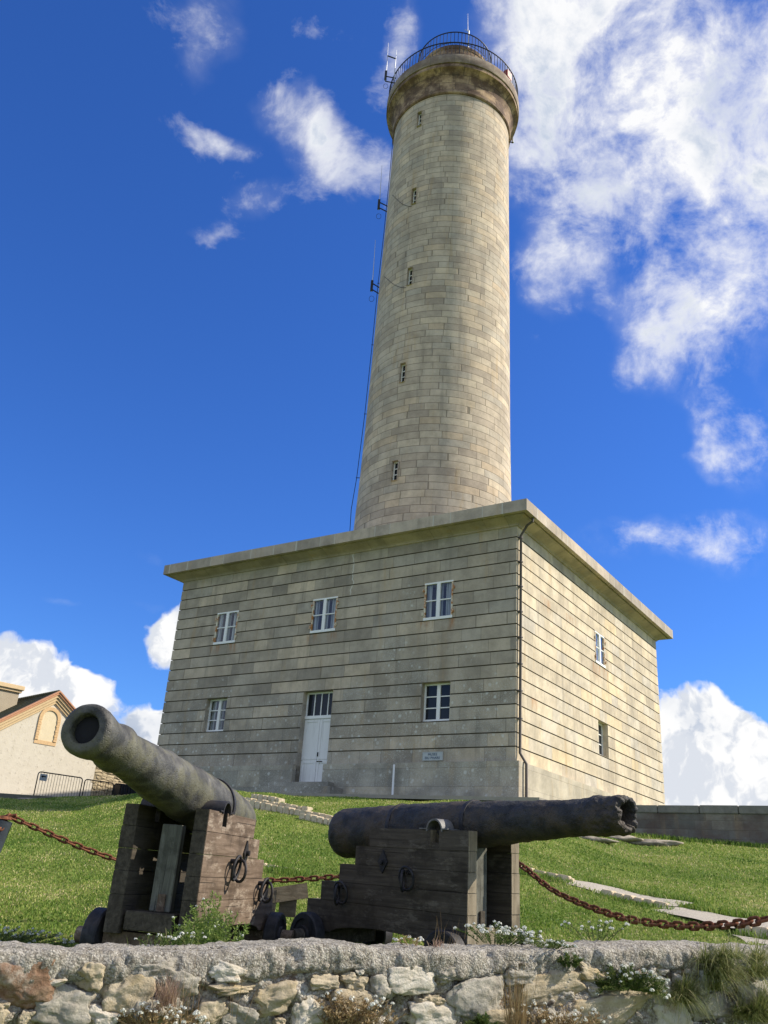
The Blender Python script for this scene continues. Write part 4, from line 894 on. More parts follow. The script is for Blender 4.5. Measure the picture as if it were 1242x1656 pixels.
def barrelR(root):
    e = math.atan2(1.110-.905, 1.27+1.84); M = axis_frame(-.39, 0, .905+(1.84-.39)*.0662, e, 0)
    # axial distances are measured from the trunnion
    kn = [(-1.66, .04), (-1.655, .12), (-1.63, .19), (-1.60, .225), (-1.55, .240), (-1.40, .240), (-1.1, .236), (-.76, .230), (-.72, .232), (-.3, .222), (.0, .213), (.15, .206), (.2, .206), (.24, .198), (.5, .184), (.66, .172), (.9, .160), (1.1, .150), (1.3, .146), (1.40, .148), (1.44, .158), (1.50, .160), (1.54, .152), (1.60, .148), (1.66, .154), (1.70, .155), (1.73, .150), (1.745, .128)]
    xs = sorted({*[a for a, b in kn], *np.arange(-1.6, 1.7, .03).round(3).tolist(), *np.arange(1.3, 1.74, .012).round(3).tolist()}); pr = [(x, float(np.interp(x, [a for a, b in kn], [b for a, b in kn]))) for x in xs]
    nb = len(pr); pr2 = pr+[(1.748, .112), (1.735, .098), (1.70, .086), (1.64, .07), (1.5, .068), (1.45, .06)]
    def dp(p, i, t):
        near = max(0., min(1., (p.x-1.35)/.3)); tk = max(0, min(1, (1.2-p.x)*2))
        k = .007*noise.noise(p*8)+.006*noise.noise(p*24)+.003*noise.noise(p*60)
        q = Vector((p.x*6, p.y*14, p.z*14)); br = noise.noise(q+Vector((3, 0, 0)))*.5+noise.noise(q*2.3)*.35+noise.noise(q*5)*.2
        ax = near*near*(.022*noise.noise(Vector((math.cos(t)*1.2, math.sin(t)*1.2, 2)))+.020*noise.noise(Vector((math.cos(t)*4, math.sin(t)*4, 5)))) if True else 0
        r_ = math.hypot(p.y, p.z); s = 1+(k+near*br*.024)/max(r_, .05)
        return Vector((p.x+ax+near*.018*br+.004*noise.noise(p*12), p.y*s, p.z*s))
    mb = MB(); mb.lathe(pr2, 110, M, caps=False, disp=dp); b = mb.build('barrel', M_barrelR, root, smooth=True, auto=75)
    mb = MB(); mb.lathe([(1.46, .075), (1.47, .03), (1.47, .001)], 24, M, caps=False); mb.build('bore_plug', M_bore, b)
    for x in (-.74, .17):
        r_ = float(np.interp(x, [a for a, b in kn], [b for a, b in kn]))
        mb = MB(); mb.lathe([(x-.022, r_-.008), (x-.022, r_+.008), (x, r_+.012), (x+.022, r_+.008), (x+.022, r_-.008)], 64, M, caps=False); mb.build('reinforcing_band', M_fit, b, smooth=True, auto=40)
    mb = MB(); mb.lathe([(-1.80, .02), (-1.78, .05), (-1.74, .06), (-1.69, .05), (-1.66, .03), (-1.63, .06)], 24, M, caps=False); mb.build('cascabel', M_barrelR, b, smooth=True)
    mb = MB(); mb.tube([(-.40, -.28, .965), (-.40, .28, .965)], .055, 20); mb.build('trunnion', M_barrelR, b, smooth=True, auto=40)
M_cap = iron('strap_iron_light', (.10, .10, .105), (.20, .205, .21), (.24, .22, .19), .52, 8., .5, .4, .004, .3)
cannon('left cannon with grey barrel and round muzzle raised toward the viewer', (-1.576, 7.499, -.428), (-101.2, -1.0, -.9), M_woodL, M_fit, barrelL, M_fit, (M_shadeL, 'notouter'))
cannon('right cannon with black barrel and broken ragged muzzle pointing right', (1.206, 8.344, -.396), (-46.7, -1.0, 2.5), M_woodR, M_fit, barrelR, M_cap, (M_endR, 'end'))

# ------------------------------------------------------------------ posts and chains
def catmull(P, n=24):
    P = [Vector(p) for p in P]; out = []
    Q = [P[0]*2-P[1]]+P+[P[-1]*2-P[-2]]
    for i in range(1, len(Q)-2):
        for k in range(n):
            t = k/n; a, b, c, d = Q[i-1], Q[i], Q[i+1], Q[i+2]
            out.append(.5*((2*b)+(-a+c)*t+(2*a-5*b+4*c-d)*t*t+(-a+3*b-3*c+d)*t**3))
    return out+[P[-1]]
lm = MB(); pr_ = []
ro_, wr = .0225, .0112; half = .030
for t in np.linspace(-math.pi/2, math.pi/2, 9): pr_.append((half+ro_*math.cos(t), ro_*math.sin(t), 0))
for t in np.linspace(math.pi/2, 3*math.pi/2, 9): pr_.append((-half+ro_*math.cos(t), ro_*math.sin(t), 0))
lm.tube(pr_, wr, 8, closed=True)
link0 = lm.build('link', M_rust, None, smooth=True); link_me = link0.data; bpy.data.objects.remove(link0)
def chain(label, P, roll0=0.4):
    pts = catmull(P); d = [0.]
    for a, b in zip(pts[:-1], pts[1:]): d.append(d[-1]+(b-a).length)
    root = thing('chain', label, 'chain', tuple(P[0]), 'rusty barrier chains'); o0 = Vector(P[0])
    s, k = .03, 0; dd_ = np.array(d)
    while s < d[-1]-.03:
        i = min(int(np.searchsorted(dd_, s)), len(pts)-1); i = max(i, 1); t = (s-d[i-1])/max(d[i]-d[i-1], 1e-6); p = pts[i-1].lerp(pts[i], t)
        tg = (pts[i]-pts[i-1]).normalized(); q = tg.to_track_quat('X', 'Z').to_matrix() @ Matrix.Rotation(roll0+(k % 2)*math.pi/2+random.uniform(-.18, .18), 3, 'X')
        M = q.to_4x4(); M.translation = p-o0; l = bpy.data.objects.new('link', link_me); COL.objects.link(l); l.parent = root; l.matrix_local = M
        s += .0815; k += 1
A_ = (-3.617, 9.644, .464); B_ = (1.50, 9.62, .37)
chain('rusty chain sagging behind both cannons from the left post', [A_, (-2.635, 10.05, .150), (-1.75, 10.45, .02), (-1.008, 10.552, .035), (-.23, 10.497, .123), (.7, 10.2, .26), B_])
chain('rusty chain sagging to the right from behind the right carriage', [B_, (1.617, 9.361, .326), (1.837, 8.811, .105), (2.157, 7.911, -.055), (2.457, 7.298, -.084), (2.64, 6.80, -.048), (2.76, 6.46, .004), (2.93, 6.55, .06), (3.17, 6.76, .16)])
chain('rusty chain hanging down from the left post to the left', [A_, (-3.68, 9.5, .22), (-3.80, 9.25, -.02), (-4.05, 8.8, -.2), (-4.4, 8.2, -.25)], .9)
for (x, y, lab, h_, ln) in ((-3.685, 9.66, 'leaning blue grey iron post at the left edge holding the chain', 1.10, -.16), (1.50, 9.66, 'short iron post hidden behind the right carriage', 1.0, 0), (3.24, 6.84, 'iron post just outside the right edge holding the chain end', .80, 0)):
    root = thing('bollard', lab, 'post', (x+ln, y, -.67))
    mb = MB(); mb.tube([(x+ln*1.6, y, -.75), (x+ln*.7, y, 0.), (x, y, -.67+h_)], [.15, .14, .115], 20); mb.build('shaft', plain('blue_grey_iron', (.05, .062, .078), .5, .2, 8., .4, .4), root, smooth=True, auto=40)
    mb = MB(); mb.tube([(x, y, -.67+h_), (x+.0, y, -.67+h_+.03)], [.12, .10], 20); mb.tube([(x-.01, y, -.67+h_+.02), (x+.14, y, -.67+h_+.05)], .018, 8); mb.build('cap', M_rust, root)
# wooden board on a stake between the cannons
root = thing('wooden_board', 'small tilted wooden board on a short stake between the cannons', 'board', (-.85, 10.06, -.6))
Mb = Matrix.Translation((-.72, 10.07, -.075)) @ Matrix.Rotation(R(-11.5), 4, 'Y') @ Matrix.Rotation(R(12), 4, 'Z')
mb = MB(); mb.box(-.22, .21, -.012, .012, -.075, .075, P=lambda a, b, c: tuple(Mb @ Vector((a, b, c)))); mb.build('board', M_board, root, bevel=.003)
mb = MB(); mb.box(-.90, -.83, 10.03, 10.07, -.7, -.05); mb.build('stake', M_board, root, bevel=.003)
mb = MB(); mb.box(-.80, -.62, 10.10, 10.13, -.30, -.13); mb.build('lower_board', M_board, root, bevel=.003)

# ------------------------------------------------------------------ foreground rubble wall
W0 = np.array([-1.42, 4.0]); Wd = np.array([3.97, 1.98]); Wd /= np.linalg.norm(Wd); Wn = np.array([Wd[1], -Wd[0]])
TK = np.array([(-3, -.33), (0, -.308), (.37, -.312), (.77, -.294), (1.11, -.272), (1.36, -.250), (1.62, -.236), (1.82, -.254), (2.25, -.248), (2.6, -.230), (3.24, -.192), (3.7, -.166), (4.44, -.160), (8, -.15)])
def wtop(t): return float(np.interp(t, TK[:, 0], TK[:, 1]))
def PW(t, o, z): return (W0[0]+Wd[0]*t+Wn[0]*o, W0[1]+Wd[1]*t+Wn[1]*o, z)
m_core, g = newmat('lime_mortar'); P_ = g.n('ShaderNodeTexCoord', out=3)
n1_ = g.noise(P_, 4., 8, .7); n2_ = g.noise(P_, 28., 8, .75); n3_ = g.noise(P_, 11., 6, .7, .6); z_ = g.xyz(P_)[2]
cr = g.mix(g.ss(n1_, .35, .62), (.36, .325, .26), (.58, .54, .46))
cr = g.mix(g.ss(n3_, .56, .66, 0., .8), cr, (.60, .585, .54)); cr = g.mix(g.ss(n2_, .58, .72, 0., .6), cr, (.15, .12, .085))
cr = g.mix(g.ss(g.noise(P_, 8., 6, .65), .53, .62, 0., .8), cr, (.17, .105, .055)); cr = g.mix(g.ss(g.noise(g.v('ADD', P_, (5., 2., 1.)), 13., 5, .6), .57, .64, 0., .85), cr, (.055, .038, .025))
cr = g.mix(g.m('MULTIPLY', g.ss(g.noise(P_, 2.1, 4, .6), .52, .60), g.ss(z_, -.34, -.42)), cr, (.72, .72, .70))
fin = g.noise(P_, 75., 6, .8)
vp = g.n('ShaderNodeTexVoronoi', {'Vector': P_, 'Scale': 80.}, out=0); v1_ = g.xyz(g.n('ShaderNodeTexVoronoi', {'Vector': P_, 'Scale': 80.}, out=1))[0]
cr = g.mix(g.ss(v1_, .7, .95, 0., .5), cr, (.70, .67, .60)); cr = g.mix(g.ss(v1_, .25, .05, 0., .4), cr, (.22, .17, .12)); cr = g.mix(g.ss(vp, .5, .68, 0., .45), cr, (.12, .09, .07))
finish(m_core, g, cr, .95, 0, g.m('SUBTRACT', g.m('ADD', g.m('MULTIPLY', n2_, 1.), g.m('MULTIPLY', fin, .4)), g.m('MULTIPLY', vp, .5)), 1., .018, .1)
m_cap, g = newmat('weathered_coping'); P_ = g.n('ShaderNodeTexCoord', out=3)
n1_ = g.noise(P_, 5., 8, .7); n2_ = g.noise(P_, 38., 8, .8); n4_ = g.noise(P_, 120., 4, .8)
cr = g.mix(g.ss(n1_, .35, .65), (.30, .28, .235), (.50, .47, .40)); cr = g.mix(g.ss(n2_, .52, .62, 0., .7), cr, (.68, .65, .58)); cr = g.mix(g.ss(n2_, .46, .36, 0., .85), cr, (.11, .095, .075))
cr = g.mix(g.ss(n4_, .60, .70, 0., .5), cr, (.10, .09, .08))
vp = g.n('ShaderNodeTexVoronoi', {'Vector': g.v('ADD', P_, g.v('MULTIPLY', g.noise(P_, 30., 3, out=1), (.02, .02, .02))), 'Scale': 95.}, out=0); vc = g.n('ShaderNodeTexVoronoi', {'Vector': P_, 'Scale': 95.}, out=1); v1_ = g.xyz(vc)[0]
cr = g.mix(g.ss(v1_, .7, .95, 0., .5), cr, (.72, .69, .62)); cr = g.mix(g.ss(v1_, .25, .05, 0., .45), cr, (.20, .175, .14)); cr = g.mix(g.ss(vp, .5, .68, 0., .5), cr, (.14, .12, .10))
finish(m_cap, g, cr, .95, 0, g.m('SUBTRACT', g.m('ADD', n2_, g.m('MULTIPLY', n4_, .4)), g.m('MULTIPLY', vp, .6)), 1., .016, .1)
# height-field mesh wrapped over the wall
fl = thing('rubble_garden_wall', 'rough lichen-grey rubble stone wall across the foreground', 'wall', PW(1.5, 0, -.67))
def wall_grid(t0, t1, nt, prof, mat, name, amp, fine, seed, par):
    ts = np.linspace(t0, t1, nt); mb_v = []; npf = len(prof)
    for t in ts:
        zt_ = wtop(t)+.010*noise.noise(Vector((t*3.1, 2, 0)))+.007*noise.noise(Vector((t*8., 5, 0)))
        low = .030*noise.noise(Vector((t*4.2, 9, 1)))+.022*noise.noise(Vector((t*11., 4, 1)))-.004
        for (o, z) in prof:
            zz = zt_+z if z > -.9 else -1.7
            if name == 'coping' and -.2 < z < -.04 and o > -.1: zz += low*min(1., (-.04-z)/.05)
            p = Vector((t, o, zz)); q = p*1.0+Vector((seed, 0, 0))
            d = amp*(fbm(q, 5.5, 4)*.6+fbm(q, 14, 4)*.4)+fine*noise.noise(q*34)+fine*.8*abs(noise.noise(q*70))
            cr_ = noise.noise(q*9); 
            if cr_ > .28: d -= (cr_-.28)*amp*2.2
            oo = o+d*(1 if o > -.2 else -1); zz2 = zz+(d*.35 if z > -.08 else 0)
            mb_v.append(PW(t, oo, zz2))
    fs = [(i*npf+j, (i+1)*npf+j, (i+1)*npf+j+1, i*npf+j+1) for i in range(nt-1) for j in range(npf-1)]
    me = bpy.data.meshes.new(name); org = Vector(par['wloc']); me.from_pydata([tuple(Vector(v)-org) for v in mb_v], [], fs); me.materials.append(mat)
    me.polygons.foreach_set('use_smooth', [True]*len(me.polygons)); o = bpy.data.objects.new(name, me); COL.objects.link(o); o.parent = par; return o
face = [(-.02, -1.)]+[(-.015, z) for z in np.arange(-.45, -.07, .009)]
wall_grid(-2.0, 6.0, 860, face, m_core, 'masonry', .060, .011, 3., fl)
capp = [(-.01, -.105), (.012, -.095)]+[(.028-.02*(1-math.cos(a)), -.085+.085*math.sin(a)) for a in np.linspace(0, math.pi/2, 10)]
capp = [(-.02, -.125), (.004, -.115), (.012, -.10), (.015, -.085), (.016, -.065), (.014, -.045), (.008, -.026), (-.004, -.013), (-.02, -.005)]+[(o, 0.) for o in np.arange(-.035, -.36, -.012)]+[(-.38, -.02), (-.40, -.06), (-.41, -.2), (-.41, -1.)]
wall_grid(-2.0, 6.0, 860, capp, m_cap, 'coping', .034, .010, 11., fl)
RK = [(.125,-.429,.107,.078,2),(.288,-.516,.11,.066,0),(.375,-.397,.055,.046,1),(.542,-.464,.104,.069,1),(.76,-.418,.082,.048,0),(.963,-.378,.094,.035,3),(.995,-.435,.094,.019,1),(1.2,-.477,.09,.055,1),(1.381,-.522,.087,.056,3),(1.907,-.376,.125,.055,3),(2.3,-.451,.149,.083,0),(1.607,-.485,.113,.051,1),(2.76,-.400,.20,.065,1),(2.585,-.352,.10,.04,0),(3.936,-.340,.089,.065,4),(3.168,-.487,.26,.074,1),(4.306,-.434,.157,.082,0),(1.766,-.426,.067,.052,0),(.641,-.372,.081,.036,0),(.918,-.535,.084,.047,1),(2.049,-.528,.123,.052,3),(.0,-.55,.09,.05,1),(2.45,-.56,.12,.05,1),(2.9,-.55,.14,.06,0),(3.5,-.40,.12,.06,0),(3.62,-.53,.13,.06,3),(-.12,-.42,.1,.07,0),(1.05,-.54,.07,.04,0),(1.45,-.40,.07,.03,1),(.68,-.53,.09,.05,0),(3.05,-.33,.11,.035,1),(2.12,-.36,.06,.035,0),(.45,-.55,.07,.04,3),(4.62,-.36,.12,.07,1),(3.9,-.48,.14,.06,0),(1.62,-.40,.05,.03,1)]
rs_ = random.Random(11)
for k_ in range(46):
    t_q = rs_.uniform(-.3, 4.8); RK.append((t_q, wtop(t_q)-rs_.uniform(.11, .34), rs_.uniform(.022, .05), rs_.uniform(.014, .03), rs_.choice((0, 0, 1, 3, 1))))
def stone_mat(name, a, b, c_, k=.5):
    m, g = newmat(name); P_ = g.n('ShaderNodeTexCoord', out=3); n1 = g.noise(P_, 8., 8, .7); n2 = g.noise(P_, 40., 7, .75); n3 = g.noise(P_, 5., 6, .7)
    c = g.mix(g.ss(n1, .35, .65), a, b); c = g.mix(g.ss(n3, .5, .62, 0., k), c, c_); c = g.mix(g.ss(n2, .58, .7, 0., .6), c, (.10, .085, .065)); 
    c = g.mix(g.ss(n2, .40, .32, 0., .5), c, (.62, .60, .55)); return finish(m, g, c, .92, 0, g.m('ADD', n2, g.m('MULTIPLY', n1, .7)), .9, .014, .2)
SM = [stone_mat('grey_stone', (.30, .275, .225), (.46, .43, .36), (.52, .50, .45)), stone_mat('buff_stone', (.36, .30, .20), (.52, .45, .33), (.50, .38, .20)), stone_mat('rust_stone', (.20, .115, .07), (.33, .23, .155), (.47, .43, .36), .75),
      stone_mat('pale_stone', (.50, .45, .36), (.66, .62, .54), (.50, .34, .17)), stone_mat('white_stone', (.58, .57, .54), (.72, .71, .68), (.5, .47, .4))]
for i, (t, z, a, b, mi) in enumerate(RK):
    mb = MB(); Mr = Matrix.Rotation(math.atan2(Wd[1], Wd[0]), 3, 'Z') @ Matrix.Rotation(random.uniform(-.2, .2), 3, 'Y')
    rock_mesh(mb, PW(t, -.012, z), (a*1.18, .047 if a > .052 else .034, b*1.26), i*1.37+.4, sub=5, rough=.40, M=Mr, boxy=.65)
    o = mb.build('stone', SM[mi], fl, smooth=True)
    if mi == 2: o['label'] = 'rust brown stone'

# ------------------------------------------------------------------ grass (uncountable)
def blades(name, xs, ys, zs, h, wdt, lean, mats, par=None, bend=.5, colat=None):
    n = len(xs); a = rng.uniform(0, 2*np.pi, n); b = rng.uniform(0, 2*np.pi, n); h = h*rng.uniform(.55, 1.25, n); ln = lean*rng.uniform(.2, 1.2, n)*h
    wx, wy = np.cos(a)*wdt/2, np.sin(a)*wdt/2; dx, dy = np.cos(b)*ln, np.sin(b)*ln
    V = np.empty((n, 5, 3)); zb = zs-.01
    V[:, 0] = np.stack([xs-wx, ys-wy, zb], 1); V[:, 1] = np.stack([xs+wx, ys+wy, zb], 1)
    V[:, 2] = np.stack([xs-wx*.75+dx*.35, ys-wy*.75+dy*.35, zs+h*.6], 1); V[:, 3] = np.stack([xs+wx*.75+dx*.35, ys+wy*.75+dy*.35, zs+h*.6], 1)
    V[:, 4] = np.stack([xs+dx, ys+dy, zs+h*(1-.25*ln/h*bend)], 1)
    me = bpy.data.meshes.new(name); me.vertices.add(n*5); me.vertices.foreach_set('co', V.ravel())
    idx = np.arange(n)[:, None]*5; quad = (idx+np.array([0, 1, 3, 2])).ravel(); tri = (idx+np.array([2, 3, 4])).ravel()
    loops = np.concatenate([quad, tri]); me.loops.add(len(loops)); me.loops.foreach_set('vertex_index', loops)
    st = np.concatenate([np.arange(n)*4, n*4+np.arange(n)*3]); me.polygons.add(2*n); me.polygons.foreach_set('loop_start', st)
    try: me.polygons.foreach_set('loop_total', np.concatenate([np.full(n, 4), np.full(n, 3)]))
    except Exception: pass
    ca = me.color_attributes.new('tint', 'FLOAT_COLOR', 'POINT'); t = rng.uniform(0, 1, n) if colat is None else colat; cc_ = np.repeat(np.stack([t, rng.uniform(0, 1, n), t, np.ones(n)], 1), 5, axis=0); ca.data.foreach_set('color', cc_.ravel())
    me.update(calc_edges=True); me.validate(); me.materials.append(mats); o = bpy.data.objects.new(name, me); COL.objects.link(o)
    if par is not None: o.parent = par
    return o
def leafmat(name, stops, trans=.35, rough=.6):
    m, g = newmat(name); at = g.n('ShaderNodeAttribute', {}, attribute_name='tint'); r_, q_, _ = g.xyz(at)
    c = g.ramp(r_, stops); P_ = g.n('ShaderNodeTexCoord', out=3)
    b = g.n('ShaderNodeBsdfPrincipled', {'Base Color': c, 'Roughness': rough, 'Specular IOR Level': .25}); t = g.n('ShaderNodeBsdfTranslucent', {0: c})
    g.n('ShaderNodeOutputMaterial', {0: g.n('ShaderNodeMixShader', {0: trans, 1: b, 2: t})}); return m
M_blade = leafmat('grass_blade', [(0., (.08, .155, .020)), (.3, (.16, .265, .038)), (.58, (.265, .35, .068)), (.82, (.43, .43, .14)), (1., (.66, .56, .31))])
N = 330000
az = np.radians(rng.uniform(-25, 27, N)); u_ = rng.uniform(0, 1, N); v_ = 8.3*np.exp(u_*np.log(41/8.3)); xs, ys = v_*np.sin(az), v_*np.cos(az)
dcv = np.interp(np.degrees(az), KN[:, 0], KN[:, 3]); keep = v_ < dcv+.3
pathpoly = [[(2.75, 13.85), (4.2, 12.66), (4.6, 13.0), (3.4, 13.95)], [(3.80, 12.66), (4.7, 11.15), (5.75, 10.6), (6.5, 11.), (4.2, 12.75)], [(4.35, 11.15), (4.9, 9.7), (6., 9.2), (5.5, 10.4)]]
def inpoly(x, y, P):
    r_ = np.zeros(len(x), bool); j = len(P)-1
    for i in range(len(P)):
        xi, yi = P[i]; xj, yj = P[j]; c_ = ((yi > y) != (yj > y)) & (x < (xj-xi)*(y-yi)/(yj-yi+1e-9)+xi); r_ ^= c_; j = i
    return r_
for P in pathpoly: keep &= ~inpoly(xs, ys, P)
xs, ys, v_ = xs[keep], ys[keep], v_[keep]; zs = T0(xs, ys)+bumpz(xs, ys)*np.clip((v_-8)/4, .3, 1)
pt = np.sin(xs*1.3+np.sin(ys*.8)*2)*np.cos(ys*.9-xs*.35)+.5*np.sin(xs*3.7+ys*2.9)
gx = np.arange(-16, 16, .25); gy = np.arange(6, 42, .25)
pg = np.array([[noise.fractal(Vector((a*.6, b*.45, 3.)), .8, 2.2, 4)+.5*noise.noise(Vector((a*2.3, b*1.8, 1.))) for b in gy] for a in gx])
ix = np.clip(((xs+16)/.25).astype(int), 0, len(gx)-1); iy = np.clip(((ys-6)/.25).astype(int), 0, len(gy)-1)
tint = np.clip(.46+.50*pg[ix, iy]+.06*pt+rng.normal(0, .24, len(xs)), 0, 1)
gr = blades('grass', xs, ys, zs, .019+.0006*v_, .006+.0006*v_, 1.1, M_blade, colat=tint); struct(gr, 'stuff')
# longer tufts round the cannon feet, steps and walls
def tuftpts(c, rx, ry, n): return c[0]+rng.normal(0, rx, n), c[1]+rng.normal(0, ry, n)
px, py = [], []
for (x0_, y0_, x1_, y1_, n, sp_) in ((-1.2, 13.3, -.8, 13.2, 500, .1), (2.2, 14.0, 3.1, 13.6, 500, .07), (3.3, 13.1, 4.1, 12.5, 350, .05), (4.4, 11.2, 5.6, 10.4, 350, .05), (3.4, 14.1, 4.7, 13.1, 900, .06), (4.2, 12.85, 6.5, 11.1, 1300, .07), (-1.9, 7.3, -.7, 9.6, 1200, .4), (-.3, 9.8, 1.2, 8.3, 1500, .35), (1.3, 8.0, 3.2, 8.6, 1500, .3), (-3.4, 8.5, -2.0, 8.2, 1600, .35), (-6.5, 33.5, 4.2, 24.6, 4500, .12), (4.5, 24.2, 12.0, 19.2, 3500, .15)):
    t = rng.uniform(0, 1, n); px.append(x0_+(x1_-x0_)*t+rng.normal(0, sp_, n)); py.append(y0_+(y1_-y0_)*t+rng.normal(0, sp_, n))
px, py = np.concatenate(px), np.concatenate(py); vv = np.hypot(px, py)
struct(blades('long_grass', px, py, T0(px, py), .085+.001*vv, .006+.0005*vv, .6, M_blade, colat=np.clip(rng.normal(.3, .22, len(px)), 0, 1)), 'stuff')

# ------------------------------------------------------------------ flowers and weeds
M_stem = leafmat('weed_leaf', [(0., (.05, .09, .02)), (.5, (.10, .15, .035)), (1., (.20, .22, .08))])
M_weed = leafmat('bright_weed_leaf', [(0., (.10, .17, .03)), (.5, (.20, .29, .06)), (1., (.36, .42, .14))])
M_dry = leafmat('dry_stalk', [(0., (.20, .13, .06)), (.5, (.33, .24, .12)), (1., (.48, .38, .22))], .25)
M_pink = leafmat('dry_red_stalk', [(0., (.30, .19, .14)), (.5, (.44, .31, .23)), (1., (.55, .44, .33))], .25)
M_petal, g = newmat('white_petal'); P_ = g.n('ShaderNodeTexCoord', out=3)
pb = g.n('ShaderNodeBsdfPrincipled', {'Base Color': g.mix(g.noise(P_, 90., 3), (.62, .64, .55), (.86, .86, .82)), 'Roughness': .8, 'Specular IOR Level': .1}); g.n('ShaderNodeOutputMaterial', {0: g.n('ShaderNodeMixShader', {0: .2, 1: pb, 2: g.n('ShaderNodeBsdfTranslucent', {0: (.8, .82, .75)})})})
def heads_mesh(mb, c, r):
    for k in range(34):
        t, u = random.uniform(0, 2*math.pi), random.uniform(-.35, 1); q = math.sqrt(1-u*u) if abs(u) < 1 else 0
        n = Vector((q*math.cos(t), q*math.sin(t), u*.8)); p = Vector(c)+n*r*random.uniform(.75, 1.05)
        a = n.orthogonal().normalized(); b = n.cross(a); s = r*random.uniform(.22, .36); ph = random.uniform(0, 6)
        n2 = (n+Vector((random.uniform(-.4, .4),)*3)).normalized()
        mb.face([tuple(p+s*(math.cos(ph+w_)*a+math.sin(ph+w_)*b)+n2*s*.25*(w_ % 2)) for w_ in (0, 1.57, 3.14, 4.71)])
def weed(label, cat, c, rad, h, nst, nhead, hr, leafm, group=None, name='flower_clump', nleaf=900, lw=.007, ll=.02, flat=1., face_out=False, hang=0.):
    root = thing(name, label, cat, tuple(c), group); c = Vector(c)
    tips = []; bx_, by_, bz_ = [], [], []; mb = MB()
    for i in range(nst):
        t = random.uniform(0, 2*math.pi); q = math.sqrt(random.random())
        b0_ = c+Vector((q*rad*math.cos(t)*.45, q*rad*math.sin(t)*.45*flat, 0)); hh = h*random.uniform(.55, 1.)
        tip = c+Vector((q*rad*math.cos(t)*1.1, q*rad*math.sin(t)*1.1*flat, hh*(1-.35*q*q)-hang*q*random.random()*h)); mid = b0_.lerp(tip, .5)+Vector((random.uniform(-.1, .1)*h, random.uniform(-.1, .1)*h, .08*h))
        mb.tube([b0_, mid, tip], [.0022, .0018, .0012], 4, caps=False); tips.append(tip)
        for k in range(max(1, nleaf//nst)):
            s = random.random()**.7; p = b0_.lerp(mid, s*2) if s < .5 else mid.lerp(tip, s*2-1); bx_.append(p)
    st_ = mb.build('stems', leafm, root)
    ca = st_.data.color_attributes.new('tint', 'FLOAT_COLOR', 'POINT'); ca.data.foreach_set('color', np.tile([.5, .5, .5, 1.], len(st_.data.vertices)))
    P = np.array([tuple(p) for p in bx_]); n = len(P)
    d = rng.normal(0, 1, (n, 3)); d[:, 2] = np.abs(d[:, 2])*.7+.15; d /= np.linalg.norm(d, axis=1)[:, None]; s_ = np.cross(d, rng.normal(0, 1, (n, 3))); s_ /= np.linalg.norm(s_, axis=1)[:, None]
    L_ = ll*rng.uniform(.5, 1.4, n)[:, None]; P0 = P-np.array(root['wloc'])
    V = np.stack([P0, P0+d*L_*.5+s_*lw/2, P0+d*L_, P0+d*L_*.5-s_*lw/2], 1)
    me = bpy.data.meshes.new('leaves'); me.from_pydata(V.reshape(-1, 3).tolist(), [], [(4*i, 4*i+1, 4*i+2, 4*i+3) for i in range(n)])
    ca = me.color_attributes.new('tint', 'FLOAT_COLOR', 'POINT'); tt = np.repeat(rng.uniform(0, 1, n), 4); ca.data.foreach_set('color', np.stack([tt, tt, tt, np.ones(4*n)], 1).ravel())
    me.materials.append(leafm); o = bpy.data.objects.new('leaves', me); COL.objects.link(o); o.parent = root
    if nhead:
        mb = MB()
        for i in range(nhead):
            p = tips[i % len(tips)]; p = p+Vector((random.uniform(-.02, .02), random.uniform(-.02, .02), random.uniform(-.005, .02)))*(1 if i >= len(tips) else .2)
            heads_mesh(mb, p, hr*random.uniform(.7, 1.2))
        mb.build('blossoms', M_petal, root, fixn=False)
    return root
GW = 'white flowering weeds at the foreground wall'
def top(t, o=-.2): return PW(t, o, wtop(t)+.0)
# behind or on top of the wall
weed('dense carpet of small white flowers left of the left cannon', 'flowers', (-3.1, 8.3, -.66), .80, .20, 170, 210, .013, M_stem, GW, nleaf=8000, flat=.5)
weed('white clover-like heads on top of the wall below the left cannon, left group', 'flowers', top(.70, -.28), .10, .055, 9, 9, .0095, M_stem, GW, nleaf=90)
weed('white flower heads on the wall top just left of the tall green weed', 'flowers', top(.87, -.28), .07, .06, 7, 6, .0095, M_stem, GW, nleaf=70)
weed('tall bushy green weed in front of the left carriage wheels', 'weed', PW(1.10, -.75, -.55), .20, .50, 110, 30, .0075, M_weed, GW, 'leafy_weed', nleaf=8000, lw=.007, ll=.022)
weed('small pale-headed sprigs on the wall below the right carriage', 'flowers', top(2.05, -.25), .09, .055, 9, 8, .0095, M_dry, GW, nleaf=60)
weed('cluster of white flowers at the foot of the right carriage front', 'flowers', top(2.68, -.38), .26, .11, 46, 60, .012, M_stem, GW, nleaf=900)
weed('white flowers creeping over the wall top right of centre', 'flowers', top(2.80, -.05), .13, .04, 26, 26, .010, M_stem, GW, nleaf=500)
weed('sparse tall white flower heads behind the wall on the right', 'flowers', top(3.42, -.40), .20, .13, 16, 18, .012, M_stem, GW, nleaf=260)
weed('bushy white flowering weed growing on the right part of the wall face', 'flowers', PW(3.22, .07, -.40), .22, .15, 80, 60, .0115, M_stem, GW, nleaf=3600, flat=.35, lw=.006, ll=.02, hang=.6)
weed('white flowers on dry stems at the bottom left of the wall face', 'flowers', PW(.66, .09, -.60), .20, .12, 50, 48, .0105, M_dry, GW, nleaf=900, flat=.35)
weed('brown dry weed with white flowers at the bottom centre of the wall', 'flowers', PW(1.58, .09, -.62), .21, .20, 90, 26, .0105, M_dry, GW, nleaf=2200, flat=.35)
